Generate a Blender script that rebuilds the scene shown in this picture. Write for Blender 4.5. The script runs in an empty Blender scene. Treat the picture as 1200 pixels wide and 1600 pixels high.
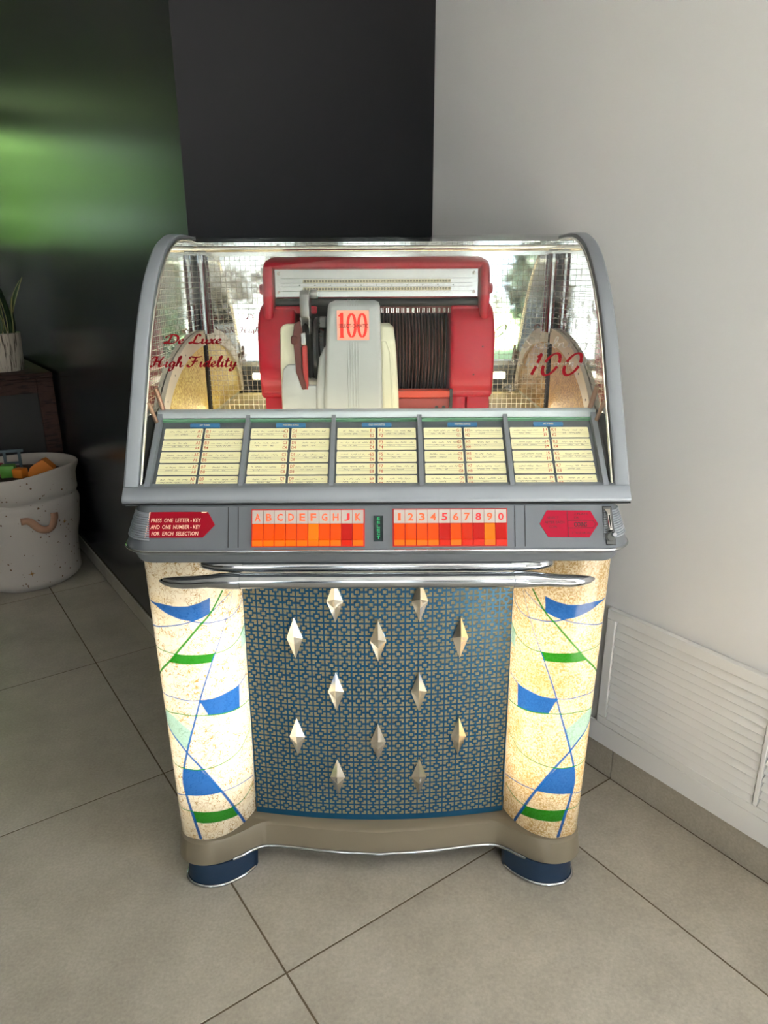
import bpy, bmesh, math, random
import numpy as np
from mathutils import Vector, Matrix

random.seed(7)
SC = bpy.context.scene
COL = SC.collection

# ------------------------------------------------------------------ camera
GRID = math.radians(34.96)                       # turn of the room against the view
AX = Vector((-math.sin(GRID), math.cos(GRID), 0))   # along the walls, away from the viewer
BX = Vector((math.cos(GRID), math.sin(GRID), 0))    # towards the walls
def AB(a, b, z=0.0):
    p = AX * a + BX * b
    return (p.x, p.y, z)

cam_data = bpy.data.cameras.new('camera')
cam_data.sensor_fit = 'VERTICAL'
cam_data.sensor_height = 36.0
cam_data.lens = 1106.8 / 1600.0 * 36.0
cam_data.clip_start = 0.05
cam = bpy.data.objects.new('camera', cam_data)
COL.objects.link(cam)
_pitch, _roll = math.radians(18.278), math.radians(-0.265)
_R = Vector((1, 0, 0)); _F = Vector((0, math.cos(_pitch), -math.sin(_pitch))); _U = _R.cross(_F)
_R2 = _R * math.cos(_roll) + _U * math.sin(_roll)
_U2 = _U * math.cos(_roll) - _R * math.sin(_roll)
cam.matrix_world = Matrix(((_R2.x, _U2.x, -_F.x, 0), (_R2.y, _U2.y, -_F.y, 0), (_R2.z, _U2.z, -_F.z, 1.34), (0, 0, 0, 1)))
SC.camera = cam

# ------------------------------------------------------------------ light
WORLD_STRENGTH = 6.4
world = bpy.data.worlds.new('sky'); SC.world = world
world.use_nodes = True
_bg = world.node_tree.nodes['Background']
_bg.inputs[0].default_value = (0.80, 0.92, 1.06, 1)
_bg.inputs[1].default_value = WORLD_STRENGTH

sun_data = bpy.data.lights.new('sun', 'SUN')
sun_data.energy = 104.0
sun_data.color = (1.0, 0.985, 0.97)
sun_data.angle = math.radians(1.0)
sun = bpy.data.objects.new('sun', sun_data); COL.objects.link(sun)
_sd = (-AX * 0.0 - BX * 0.39 + Vector((0, 0, -0.92))).normalized()
sun.rotation_euler = _sd.to_track_quat('-Z', 'Y').to_euler()
sun.location = AB(-6, 0, 8)

def portal(name, centre, normal, w, h):
    d = bpy.data.lights.new(name, 'AREA'); d.shape = 'RECTANGLE'; d.size = w; d.size_y = h
    d.cycles.is_portal = True
    o = bpy.data.objects.new(name, d); COL.objects.link(o)
    o.location = centre
    o.rotation_euler = Vector(normal).to_track_quat('-Z', 'Y').to_euler()
portal('window_portal', AB(-2.66, -0.55, 1.15), AX, 0.8, 2.2)
portal('window_portal', AB(-2.66, -1.9, 1.15), AX, 0.8, 2.2)
portal('window_portal', AB(-2.66, -3.4, 1.15), AX, 1.1, 2.2)
portal('window_portal', AB(-0.90, 1.50, 1.25), -BX, 1.40, 2.36)
portal('window_portal', AB(7.02, -0.35, 2.05), -AX, 1.5, 0.95)

SC.view_settings.view_transform = 'Standard'
SC.view_settings.look = 'None'
SC.view_settings.exposure = 0.0
SC.view_settings.gamma = 1.0
SC.view_settings.use_curve_mapping = False
SC.cycles.use_denoising = True
SC.cycles.max_bounces = 12
SC.cycles.glossy_bounces = 6
SC.cycles.transparent_max_bounces = 16
SC.cycles.sample_clamp_indirect = 25.0
SC.cycles.caustics_reflective = False
SC.cycles.caustics_refractive = False

# ------------------------------------------------------------------ materials
MATS = {}
def srgb(r, g, b):
    def f(c):
        c /= 255.0
        return c / 12.92 if c <= 0.04045 else ((c + 0.055) / 1.055) ** 2.4
    return (f(r), f(g), f(b), 1.0)

def mat(name, color, rough=0.5, metal=0.0, spec=0.5, emit=None, emit_s=0.0, coat=0.0,
        noise=None, bump=None):
    """noise=(scale, amount, second colour) ; bump=(scale, strength)"""
    if name in MATS:
        return MATS[name]
    m = bpy.data.materials.new(name); m.use_nodes = True
    nt = m.node_tree; p = nt.nodes['Principled BSDF']
    p.inputs['Base Color'].default_value = color
    p.inputs['Roughness'].default_value = rough
    p.inputs['Metallic'].default_value = metal
    p.inputs['Specular IOR Level'].default_value = spec
    p.inputs['Coat Weight'].default_value = coat
    if emit:
        p.inputs['Emission Color'].default_value = emit
        p.inputs['Emission Strength'].default_value = emit_s
    tc = nt.nodes.new('ShaderNodeTexCoord')
    if noise:
        n = nt.nodes.new('ShaderNodeTexNoise'); n.inputs['Scale'].default_value = noise[0]
        n.inputs['Detail'].default_value = 6
        nt.links.new(tc.outputs['Object'], n.inputs['Vector'])
        r = nt.nodes.new('ShaderNodeMapRange')
        r.inputs[1].default_value = 0.35; r.inputs[2].default_value = 0.7
        r.inputs[4].default_value = noise[1]
        nt.links.new(n.outputs['Fac'], r.inputs[0])
        mx = nt.nodes.new('ShaderNodeMix'); mx.data_type = 'RGBA'
        mx.inputs[6].default_value = color; mx.inputs[7].default_value = noise[2]
        nt.links.new(r.outputs[0], mx.inputs[0])
        nt.links.new(mx.outputs[2], p.inputs['Base Color'])
    if bump:
        n = nt.nodes.new('ShaderNodeTexNoise'); n.inputs['Scale'].default_value = bump[0]
        n.inputs['Detail'].default_value = 4
        nt.links.new(tc.outputs['Object'], n.inputs['Vector'])
        b = nt.nodes.new('ShaderNodeBump'); b.inputs['Strength'].default_value = bump[1]
        b.inputs['Distance'].default_value = 0.002
        nt.links.new(n.outputs['Fac'], b.inputs['Height'])
        nt.links.new(b.outputs[0], p.inputs['Normal'])
    MATS[name] = m
    return m

def mat_tile():
    m = mat('floor_tile', srgb(158, 152, 142), rough=0.42, spec=0.4)
    nt = m.node_tree; p = nt.nodes['Principled BSDF']
    tc = nt.nodes['Texture Coordinate'] if 'Texture Coordinate' in nt.nodes else nt.nodes.new('ShaderNodeTexCoord')
    oi = nt.nodes.new('ShaderNodeObjectInfo')
    ad = nt.nodes.new('ShaderNodeVectorMath'); ad.operation = 'ADD'
    sc = nt.nodes.new('ShaderNodeVectorMath'); sc.operation = 'SCALE'; sc.inputs[3].default_value = 40
    nt.links.new(oi.outputs['Random'], sc.inputs[0])
    nt.links.new(tc.outputs['Object'], ad.inputs[0]); nt.links.new(sc.outputs[0], ad.inputs[1])
    n1 = nt.nodes.new('ShaderNodeTexNoise'); n1.inputs['Scale'].default_value = 5; n1.inputs['Detail'].default_value = 8
    n1.inputs['Roughness'].default_value = 0.62
    n2 = nt.nodes.new('ShaderNodeTexNoise'); n2.inputs['Scale'].default_value = 160; n2.inputs['Detail'].default_value = 3
    nt.links.new(ad.outputs[0], n1.inputs['Vector']); nt.links.new(ad.outputs[0], n2.inputs['Vector'])
    mx = nt.nodes.new('ShaderNodeMix'); mx.data_type = 'RGBA'
    mx.inputs[6].default_value = srgb(158, 151, 138); mx.inputs[7].default_value = srgb(182, 175, 161)
    mr = nt.nodes.new('ShaderNodeMapRange'); mr.inputs[1].default_value = 0.3; mr.inputs[2].default_value = 0.7
    nt.links.new(n1.outputs['Fac'], mr.inputs[0]); nt.links.new(mr.outputs[0], mx.inputs[0])
    mx2 = nt.nodes.new('ShaderNodeMix'); mx2.data_type = 'RGBA'; mx2.blend_type = 'OVERLAY'; mx2.inputs[0].default_value = 0.22
    nt.links.new(mx.outputs[2], mx2.inputs[6]); nt.links.new(n2.outputs['Fac'], mx2.inputs[7])
    nt.links.new(mx2.outputs[2], p.inputs['Base Color'])
    return m

def mat_mirror():
    """mirror with a fine square grid print and brown tarnish"""
    m = bpy.data.materials.new('grid_mirror'); m.use_nodes = True
    nt = m.node_tree; p = nt.nodes['Principled BSDF']
    tc = nt.nodes.new('ShaderNodeTexCoord')
    sx = nt.nodes.new('ShaderNodeSeparateXYZ'); nt.links.new(tc.outputs['UV'], sx.inputs[0])
    def line(sock):
        d = nt.nodes.new('ShaderNodeMath'); d.operation = 'DIVIDE'; d.inputs[1].default_value = 0.0128
        f = nt.nodes.new('ShaderNodeMath'); f.operation = 'FRACT'
        l = nt.nodes.new('ShaderNodeMath'); l.operation = 'LESS_THAN'; l.inputs[1].default_value = 0.08
        nt.links.new(sock, d.inputs[0]); nt.links.new(d.outputs[0], f.inputs[0]); nt.links.new(f.outputs[0], l.inputs[0])
        return l.outputs[0]
    mxm = nt.nodes.new('ShaderNodeMath'); mxm.operation = 'MAXIMUM'
    nt.links.new(line(sx.outputs[0]), mxm.inputs[0]); nt.links.new(line(sx.outputs[1]), mxm.inputs[1])
    # tarnish: blotches that cling to the grid
    n = nt.nodes.new('ShaderNodeTexNoise'); n.inputs['Scale'].default_value = 9; n.inputs['Detail'].default_value = 9
    n.inputs['Roughness'].default_value = 0.75
    nt.links.new(tc.outputs['UV'], n.inputs['Vector'])
    tr = nt.nodes.new('ShaderNodeMapRange'); tr.inputs[1].default_value = 0.55; tr.inputs[2].default_value = 0.66
    nt.links.new(n.outputs['Fac'], tr.inputs[0])
    # worst in one place
    vd = nt.nodes.new('ShaderNodeVectorMath'); vd.operation = 'DISTANCE'; vd.inputs[1].default_value = (4.665, 1.335, 0)
    nt.links.new(tc.outputs['UV'], vd.inputs[0])
    vm = nt.nodes.new('ShaderNodeMapRange'); vm.inputs[1].default_value = 0.03; vm.inputs[2].default_value = 0.13
    vm.inputs[3].default_value = 0.13; vm.inputs[4].default_value = 0.0
    nt.links.new(vd.outputs['Value'], vm.inputs[0])
    va = nt.nodes.new('ShaderNodeMath'); va.operation = 'ADD'
    nt.links.new(n.outputs['Fac'], va.inputs[0]); nt.links.new(vm.outputs[0], va.inputs[1])
    nt.links.new(va.outputs[0], tr.inputs[0])
    tm = nt.nodes.new('ShaderNodeMath'); tm.operation = 'MULTIPLY'; tm.inputs[1].default_value = 0.8
    nt.links.new(tr.outputs[0], tm.inputs[0])
    c1 = nt.nodes.new('ShaderNodeMix'); c1.data_type = 'RGBA'
    c1.inputs[6].default_value = (0.80, 0.82, 0.82, 1); c1.inputs[7].default_value = srgb(120, 104, 78)
    nt.links.new(tm.outputs[0], c1.inputs[0])
    c2 = nt.nodes.new('ShaderNodeMix'); c2.data_type = 'RGBA'
    c2.inputs[7].default_value = srgb(196, 190, 172)
    nt.links.new(c1.outputs[2], c2.inputs[6]); nt.links.new(mxm.outputs[0], c2.inputs[0])
    nt.links.new(c2.outputs[2], p.inputs['Base Color'])
    inv = nt.nodes.new('ShaderNodeMath'); inv.operation = 'SUBTRACT'; inv.inputs[0].default_value = 1.0
    nt.links.new(mxm.outputs[0], inv.inputs[1]); nt.links.new(inv.outputs[0], p.inputs['Metallic'])
    rr = nt.nodes.new('ShaderNodeMath'); rr.operation = 'MULTIPLY_ADD'; rr.inputs[1].default_value = 0.3; rr.inputs[2].default_value = 0.03
    nt.links.new(tm.outputs[0], rr.inputs[0])
    nt.links.new(rr.outputs[0], p.inputs['Roughness'])
    MATS['grid_mirror'] = m
    return m

def mat_glass(name, tint=(1, 1, 1, 1), strength=1.0):
    """thin pane: see-through with Fresnel reflection"""
    m = bpy.data.materials.new(name); m.use_nodes = True
    nt = m.node_tree; nt.nodes.remove(nt.nodes['Principled BSDF'])
    out = nt.nodes['Material Output']
    t = nt.nodes.new('ShaderNodeBsdfTransparent'); t.inputs[0].default_value = tint
    g = nt.nodes.new('ShaderNodeBsdfGlossy'); g.inputs['Roughness'].default_value = 0.02
    fr = nt.nodes.new('ShaderNodeFresnel'); fr.inputs[0].default_value = 1.5
    mu = nt.nodes.new('ShaderNodeMath'); mu.operation = 'MULTIPLY'; mu.inputs[1].default_value = strength
    ms = nt.nodes.new('ShaderNodeMixShader')
    nt.links.new(fr.outputs[0], mu.inputs[0]); nt.links.new(mu.outputs[0], ms.inputs[0])
    nt.links.new(t.outputs[0], ms.inputs[1]); nt.links.new(g.outputs[0], ms.inputs[2])
    nt.links.new(ms.outputs[0], out.inputs['Surface'])
    MATS[name] = m
    return m

def mat_pilaster(name, base, fibre, stain, stain_amt, grain=False):
    """translucent fibre plastic with printed shapes (print = colour attribute), lit from the tube inside"""
    m = bpy.data.materials.new(name); m.use_nodes = True
    nt = m.node_tree; nt.nodes.remove(nt.nodes['Principled BSDF'])
    out = nt.nodes['Material Output']
    tc = nt.nodes.new('ShaderNodeTexCoord')
    n0 = nt.nodes.new('ShaderNodeTexNoise'); n0.inputs['Scale'].default_value = 70
    nt.links.new(tc.outputs['Object'], n0.inputs['Vector'])
    mxv = nt.nodes.new('ShaderNodeMix'); mxv.data_type = 'RGBA'; mxv.inputs[0].default_value = 0.025
    nt.links.new(tc.outputs['Object'], mxv.inputs[6]); nt.links.new(n0.outputs['Color'], mxv.inputs[7])
    def contour(scale, w, shift):
        mp = nt.nodes.new('ShaderNodeMapping'); mp.inputs['Location'].default_value = shift
        nt.links.new(mxv.outputs[2], mp.inputs[0])
        no = nt.nodes.new('ShaderNodeTexNoise'); no.inputs['Scale'].default_value = scale; no.inputs['Detail'].default_value = 0.5
        nt.links.new(mp.outputs[0], no.inputs['Vector'])
        su = nt.nodes.new('ShaderNodeMath'); su.operation = 'SUBTRACT'; su.inputs[1].default_value = 0.5
        ab = nt.nodes.new('ShaderNodeMath'); ab.operation = 'ABSOLUTE'
        r_ = nt.nodes.new('ShaderNodeMapRange'); r_.inputs[1].default_value = w * .3; r_.inputs[2].default_value = w
        r_.inputs[3].default_value = 1.0; r_.inputs[4].default_value = 0.0
        nt.links.new(no.outputs['Fac'], su.inputs[0]); nt.links.new(su.outputs[0], ab.inputs[0]); nt.links.new(ab.outputs[0], r_.inputs[0])
        return r_.outputs[0]
    def mx_(a_, b_):
        q_ = nt.nodes.new('ShaderNodeMath'); q_.operation = 'MAXIMUM'
        nt.links.new(a_, q_.inputs[0]); nt.links.new(b_, q_.inputs[1]); return q_.outputs[0]
    if grain:
        no = nt.nodes.new('ShaderNodeTexNoise'); no.inputs['Scale'].default_value = 240; no.inputs['Detail'].default_value = 2
        nt.links.new(tc.outputs['Object'], no.inputs['Vector'])
        r_ = nt.nodes.new('ShaderNodeMapRange'); r_.inputs[1].default_value = .42; r_.inputs[2].default_value = .62
        nt.links.new(no.outputs['Fac'], r_.inputs[0])
        lines = mx_(r_.outputs[0], contour(90, .03, (3, 1, 2)))
    else:
        lines = mx_(mx_(contour(44, .011, (0, 0, 0)), contour(52, .012, (5, 2, 1))), mx_(contour(38, .010, (1, 7, 3)), contour(60, .013, (4, 4, 9))))
    n2 = nt.nodes.new('ShaderNodeTexNoise'); n2.inputs['Scale'].default_value = 30; n2.inputs['Detail'].default_value = 5
    nt.links.new(tc.outputs['Object'], n2.inputs['Vector'])
    m2 = nt.nodes.new('ShaderNodeMapRange'); m2.inputs[1].default_value = 0.22; m2.inputs[2].default_value = 0.5
    nt.links.new(n2.outputs['Fac'], m2.inputs[0])
    mu = nt.nodes.new('ShaderNodeMath'); mu.operation = 'MULTIPLY'
    nt.links.new(lines, mu.inputs[0]); nt.links.new(m2.outputs[0], mu.inputs[1])
    ca = nt.nodes.new('ShaderNodeMix'); ca.data_type = 'RGBA'
    ca.inputs[6].default_value = base; ca.inputs[7].default_value = fibre
    nt.links.new(mu.outputs[0], ca.inputs[0])
    n3 = nt.nodes.new('ShaderNodeTexNoise'); n3.inputs['Scale'].default_value = 11; n3.inputs['Detail'].default_value = 7
    n3.inputs['Roughness'].default_value = 0.7
    nt.links.new(tc.outputs['Object'], n3.inputs['Vector'])
    m3 = nt.nodes.new('ShaderNodeMapRange'); m3.inputs[1].default_value = 0.48; m3.inputs[2].default_value = 0.72
    m3.inputs[4].default_value = stain_amt
    nt.links.new(n3.outputs['Fac'], m3.inputs[0])
    cb = nt.nodes.new('ShaderNodeMix'); cb.data_type = 'RGBA'; cb.inputs[7].default_value = stain
    nt.links.new(ca.outputs[2], cb.inputs[6]); nt.links.new(m3.outputs[0], cb.inputs[0])
    at = nt.nodes.new('ShaderNodeAttribute'); at.attribute_name = 'print'
    # attribute is the print colour; alpha = coverage
    cc = nt.nodes.new('ShaderNodeMix'); cc.data_type = 'RGBA'
    pt = nt.nodes.new('ShaderNodeMix'); pt.data_type = 'RGBA'; pt.blend_type = 'MULTIPLY'; pt.inputs[0].default_value = 0.25
    nt.links.new(at.outputs['Color'], pt.inputs[6]); nt.links.new(ca.outputs[2], pt.inputs[7])
    nt.links.new(cb.outputs[2], cc.inputs[6]); nt.links.new(pt.outputs[2], cc.inputs[7])
    nt.links.new(at.outputs['Alpha'], cc.inputs[0])
    d = nt.nodes.new('ShaderNodeBsdfDiffuse'); tr = nt.nodes.new('ShaderNodeBsdfTranslucent')
    g = nt.nodes.new('ShaderNodeBsdfGlossy'); g.inputs['Roughness'].default_value = 0.18
    nt.links.new(cc.outputs[2], d.inputs[0]); nt.links.new(cc.outputs[2], tr.inputs[0])
    a1 = nt.nodes.new('ShaderNodeMixShader'); a1.inputs[0].default_value = 0.6
    nt.links.new(d.outputs[0], a1.inputs[1]); nt.links.new(tr.outputs[0], a1.inputs[2])
    fr = nt.nodes.new('ShaderNodeFresnel'); fr.inputs[0].default_value = 1.4
    a2 = nt.nodes.new('ShaderNodeMixShader')
    nt.links.new(fr.outputs[0], a2.inputs[0]); nt.links.new(a1.outputs[0], a2.inputs[1]); nt.links.new(g.outputs[0], a2.inputs[2])
    nt.links.new(a2.outputs[0], out.inputs['Surface'])
    return m

def mat_gold(name, c0, c1, scale):
    m = mat(name, c0, rough=0.42, metal=0.12)
    nt = m.node_tree; p = nt.nodes['Principled BSDF']; tc = nt.nodes['Texture Coordinate']
    v = nt.nodes.new('ShaderNodeTexVoronoi'); v.inputs['Scale'].default_value = scale
    nt.links.new(tc.outputs['Object'], v.inputs['Vector'])
    mx = nt.nodes.new('ShaderNodeMix'); mx.data_type = 'RGBA'; mx.inputs[6].default_value = c0; mx.inputs[7].default_value = c1
    nt.links.new(v.outputs['Color'], mx.inputs[0]); nt.links.new(mx.outputs[2], p.inputs['Base Color'])
    b = nt.nodes.new('ShaderNodeBump'); b.inputs['Strength'].default_value = 0.6; b.inputs['Distance'].default_value = 0.002
    nt.links.new(v.outputs['Distance'], b.inputs['Height']); nt.links.new(b.outputs[0], p.inputs['Normal'])
    return m

def mat_bark(name, light, dark, sc, stretch):
    m = mat(name, light, rough=0.8)
    nt = m.node_tree; p = nt.nodes['Principled BSDF']; tc = nt.nodes['Texture Coordinate']
    mp = nt.nodes.new('ShaderNodeMapping'); mp.inputs['Scale'].default_value = stretch
    n = nt.nodes.new('ShaderNodeTexNoise'); n.inputs['Scale'].default_value = sc; n.inputs['Detail'].default_value = 7
    nt.links.new(tc.outputs['Object'], mp.inputs[0]); nt.links.new(mp.outputs[0], n.inputs['Vector'])
    r = nt.nodes.new('ShaderNodeMapRange'); r.inputs[1].default_value = 0.36; r.inputs[2].default_value = 0.48
    nt.links.new(n.outputs['Fac'], r.inputs[0])
    mx = nt.nodes.new('ShaderNodeMix'); mx.data_type = 'RGBA'; mx.inputs[6].default_value = dark; mx.inputs[7].default_value = light
    nt.links.new(r.outputs[0], mx.inputs[0]); nt.links.new(mx.outputs[2], p.inputs['Base Color'])
    b = nt.nodes.new('ShaderNodeBump'); b.inputs['Strength'].default_value = 0.5; b.inputs['Distance'].default_value = 0.004
    nt.links.new(r.outputs[0], b.inputs['Height']); nt.links.new(b.outputs[0], p.inputs['Normal'])
    return m

M_tile = mat_tile()
M_grout = mat('grout', srgb(98, 86, 66), 0.9)
M_dark = mat('dark_satin_paint', srgb(43, 44, 46), rough=0.24, spec=0.5, bump=(260, 0.04))
M_darkm = mat('dark_matt_paint', srgb(36, 36, 39), rough=0.6, spec=0.1, bump=(260, 0.04))
M_white = mat('white_wall_paint', srgb(226, 226, 228), rough=0.55, spec=0.3, bump=(300, 0.1))
M_ceil = mat('ceiling_paint', srgb(196, 196, 196), rough=0.8)
M_trimw = mat('white_trim_paint', srgb(228, 228, 228), rough=0.4, spec=0.4)
M_void = mat('dark_void', srgb(60, 58, 55), rough=0.9)
M_grey = mat('grey_hammered_paint', srgb(100, 105, 111), rough=0.42, metal=0.25, spec=0.5, bump=(500, 0.08))
M_grey2 = mat('pale_grey_paint', srgb(138, 144, 152), rough=0.4, metal=0.2, spec=0.5, bump=(500, 0.06))
M_greyd = mat('dark_grey_paint', srgb(84, 86, 86), rough=0.4, metal=0.2, bump=(300, 0.1))
M_chrome = mat('chrome', (0.48, 0.50, 0.53, 1), rough=0.07, metal=1.0)
M_chromew = mat('worn_chrome', (0.66, 0.64, 0.60, 1), rough=0.16, metal=1.0, bump=(120, 0.04))
M_clamp = mat('dull_clamp_metal', (0.26, 0.26, 0.26, 1), rough=0.35, metal=0.9)
M_champ = mat('champagne_chrome', (0.95, 0.90, 0.80, 1), rough=0.2, metal=1.0)
M_black = mat('black_paint', srgb(22, 22, 23), rough=0.45)
M_seam = mat('seam_black', srgb(18, 19, 20), rough=0.9)
M_navy = mat('navy_paint', srgb(14, 42, 68), rough=0.5, bump=(200, 0.15))
M_beige = mat('beige_paint', srgb(124, 114, 95), rough=0.42, spec=0.5, bump=(300, 0.05))
M_blue = mat('teal_blue_metal', srgb(20, 82, 116), rough=0.34, metal=0.4)
M_gold = mat_gold('gold_glitter_cloth', srgb(120, 108, 82), srgb(180, 166, 132), 900)
M_amber = mat_gold('amber_woven_mesh', srgb(190, 146, 40), srgb(255, 238, 140), 230)
M_amber2 = mat_gold('ochre_amber_mesh', srgb(134, 90, 26), srgb(214, 168, 88), 260)  # right-hand mesh, more ochre-brown than the left
M_red = mat('red_enamel', srgb(170, 18, 40), rough=0.32, spec=0.35, coat=0.0, bump=(400, 0.03))
M_redd = mat('dull_red_enamel', srgb(142, 44, 40), rough=0.5)
M_cream = mat('cream_plastic', srgb(214, 212, 188), rough=0.42, bump=(350, 0.05))
M_gplast = mat('grey_plastic', srgb(168, 172, 172), rough=0.42, bump=(350, 0.08))
M_vinyl = mat('black_vinyl', srgb(14, 13, 13), rough=0.25, spec=0.5)
M_vinyl2 = mat('brownish_vinyl', srgb(34, 24, 22), rough=0.3, spec=0.6)
M_rust = mat('brown_bracket', srgb(88, 42, 36), rough=0.5, metal=0.3)
M_alu = mat('brushed_scale_plate', (0.66, 0.67, 0.66, 1), rough=0.22, metal=1.0)
M_scale = mat('ivory_scale', srgb(214, 206, 172), rough=0.5)
M_ink = mat('dark_ink', srgb(38, 36, 34), rough=0.8)
M_pcard = mat('cream_title_card', srgb(250, 240, 194), rough=0.7, emit=srgb(250, 238, 184), emit_s=0.12)  # faint glow put into the card, standing in for rack lamp light
M_rule = mat('grey_ruled_line', srgb(186, 180, 146), rough=0.8)
M_code = mat('orange_code_ink', srgb(214, 98, 52), rough=0.7)
M_hand = mat('brown_handwriting', srgb(98, 80, 52), rough=0.8)
M_hdr = mat('blue_header', srgb(62, 132, 186), rough=0.4)
M_hdrt = mat('cream_header_print', srgb(238, 226, 196), rough=0.6)
M_plate = mat('crimson_plate', srgb(140, 4, 28), rough=0.4, spec=0.15)
M_platet = mat('peach_print', srgb(244, 196, 170), rough=0.6)
M_plate2 = mat('raspberry_plate', srgb(160, 12, 46), rough=0.4, spec=0.15)
M_plate2t = mat('maroon_print', srgb(44, 8, 20), rough=0.6)
M_glassred = mat('red_glass_print', srgb(122, 4, 18), rough=0.6, spec=0.1)
M_glasswht = mat('pale_glass_print', srgb(146, 143, 136), rough=0.6)
M_gline = mat('green_glass_edge', srgb(120, 176, 140), rough=0.15, spec=0.8)
M_seltx = mat('green_lit_print', srgb(30, 150, 90), emit=srgb(30, 160, 95), emit_s=0.5)
M_keyl = mat('key_label_plastic', srgb(184, 172, 166), rough=0.45, spec=.25)
M_keyt = mat('key_letter_lit', srgb(240, 90, 40), emit=srgb(250, 84, 30), emit_s=0.35)
M_keytd = mat('key_letter_red', srgb(214, 40, 44), emit=srgb(224, 32, 30), emit_s=0.2)
def key_mat(n, c, s): return mat(n, (c[0] * .2, c[1] * .12, c[2] * .5, 1), rough=0.3, spec=0.2, emit=c, emit_s=s)
K_LED = key_mat('amber_key_ledge', srgb(255, 124, 4), 0.85)
K_OR = key_mat('lit_orange_key', srgb(255, 88, 0), 0.8)
K_BR = key_mat('lit_amber_key', srgb(255, 140, 4), 0.75)
K_RE = key_mat('lit_red_key', srgb(244, 30, 6), 0.45)
K_MI = key_mat('lit_red_orange_key', srgb(252, 62, 6), 0.55)
M_badge = mat('lit_badge', srgb(236, 150, 130), rough=0.5, emit=srgb(255, 130, 105), emit_s=0.5)
M_badget = mat('badge_red', srgb(226, 40, 24), rough=0.5, emit=srgb(226, 40, 24), emit_s=0.3)
def lamp_mat(n, c, s):
    m = bpy.data.materials.new(n); m.use_nodes = True; nt = m.node_tree
    nt.nodes.remove(nt.nodes['Principled BSDF'])
    e = nt.nodes.new('ShaderNodeEmission'); e.inputs[0].default_value = c; e.inputs[1].default_value = s
    nt.links.new(e.outputs[0], nt.nodes['Material Output'].inputs['Surface']); return m
M_tube = lamp_mat('pilaster_tube_glow', (1.0, 0.92, 0.76, 1), 12.5)
M_tube2 = lamp_mat('dome_tube_glow', (1.0, 0.90, 0.66, 1), 9.0)
M_tube3 = lamp_mat('rear_tube_glow', (1.0, 0.90, 0.66, 1), 17.0)
M_mirror = mat_mirror()
M_glass = mat_glass('dome_glass', (0.985, 0.995, 0.99, 1), 0.28)
M_pilL = mat_pilaster('fibre_plastic', srgb(255, 244, 222), srgb(190, 150, 84), srgb(236, 206, 140), 0.5)
M_pilR = mat_pilaster('aged_fibre_plastic', srgb(252, 236, 204), srgb(212, 176, 116), srgb(214, 152, 52), 0.6, True)
M_wood = mat_bark('dark_walnut', srgb(66, 42, 36), srgb(36, 22, 20), 7, (2, 2, 14))
M_woodp = mat('dark_panel', srgb(34, 30, 30), rough=0.5)
M_bark = mat_bark('weathered_bark', srgb(200, 190, 178), srgb(70, 58, 50), 11, (9, 9, 0.8))
M_leaf = mat('snake_plant_leaf', srgb(34, 58, 34), rough=0.45, noise=(26, 0.8, srgb(70, 92, 52)))
M_leafe = mat('yellow_leaf_edge', srgb(150, 142, 84), rough=0.5)
M_soil = mat('soil', srgb(40, 30, 24), rough=1.0)
M_cloth = mat('white_canvas', srgb(188, 180, 174), rough=0.85, bump=(500, 0.25))
M_spot = mat('brown_print', srgb(112, 84, 60), rough=0.9)
M_leather = mat('tan_leather', srgb(176, 134, 108), rough=0.6)

# ------------------------------------------------------------------ builders
OFF = Vector((0, 0, 0))
def mk(name, verts, faces, m, parent=None, smooth=None, loc=None, mats=None, fmat=None):
    me = bpy.data.meshes.new(name)
    o = OFF
    me.from_pydata([(v[0] + o.x, v[1] + o.y, v[2] + o.z) for v in verts], [], faces)
    for x in (mats or [m]):
        me.materials.append(x)
    if fmat is not None:
        me.polygons.foreach_set('material_index', fmat)
    bm = bmesh.new(); bm.from_mesh(me)
    bmesh.ops.recalc_face_normals(bm, faces=bm.faces)
    bm.to_mesh(me); bm.free()
    if smooth:
        me.polygons.foreach_set('use_smooth', [True] * len(me.polygons))
        me.set_sharp_from_angle(angle=math.radians(smooth))
    me.update()
    return place(name, me, parent, loc)

def place(name, me, parent=None, loc=None, rot=None):
    ob = bpy.data.objects.new(name, me); COL.objects.link(ob)
    ob.parent = parent
    if loc is not None: ob.location = loc
    if rot is not None: ob.rotation_euler = rot
    return ob

def tag(o, label, cat, group=None):
    o['label'] = label; o['category'] = cat
    if group: o['group'] = group
    return o
def struct(o):
    o['kind'] = 'structure'; return o
def empty(name, loc, rz=0):
    o = bpy.data.objects.new(name, None); COL.objects.link(o); o.location = loc
    o.rotation_euler = (0, 0, rz); o.empty_display_size = 0.1; return o

class Geo:
    def __init__(s): s.v = []; s.f = []; s.m = []
    def add(s, v, f, mi=0):
        n = len(s.v); s.v += [tuple(x) for x in v]; s.f += [tuple(i + n for i in q) for q in f]; s.m += [mi] * len(f)
        return s
    def obj(s, name, m, parent=None, smooth=None, loc=None, mats=None):
        return mk(name, s.v, s.f, m, parent, smooth, loc, mats, s.m if mats else None)

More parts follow.
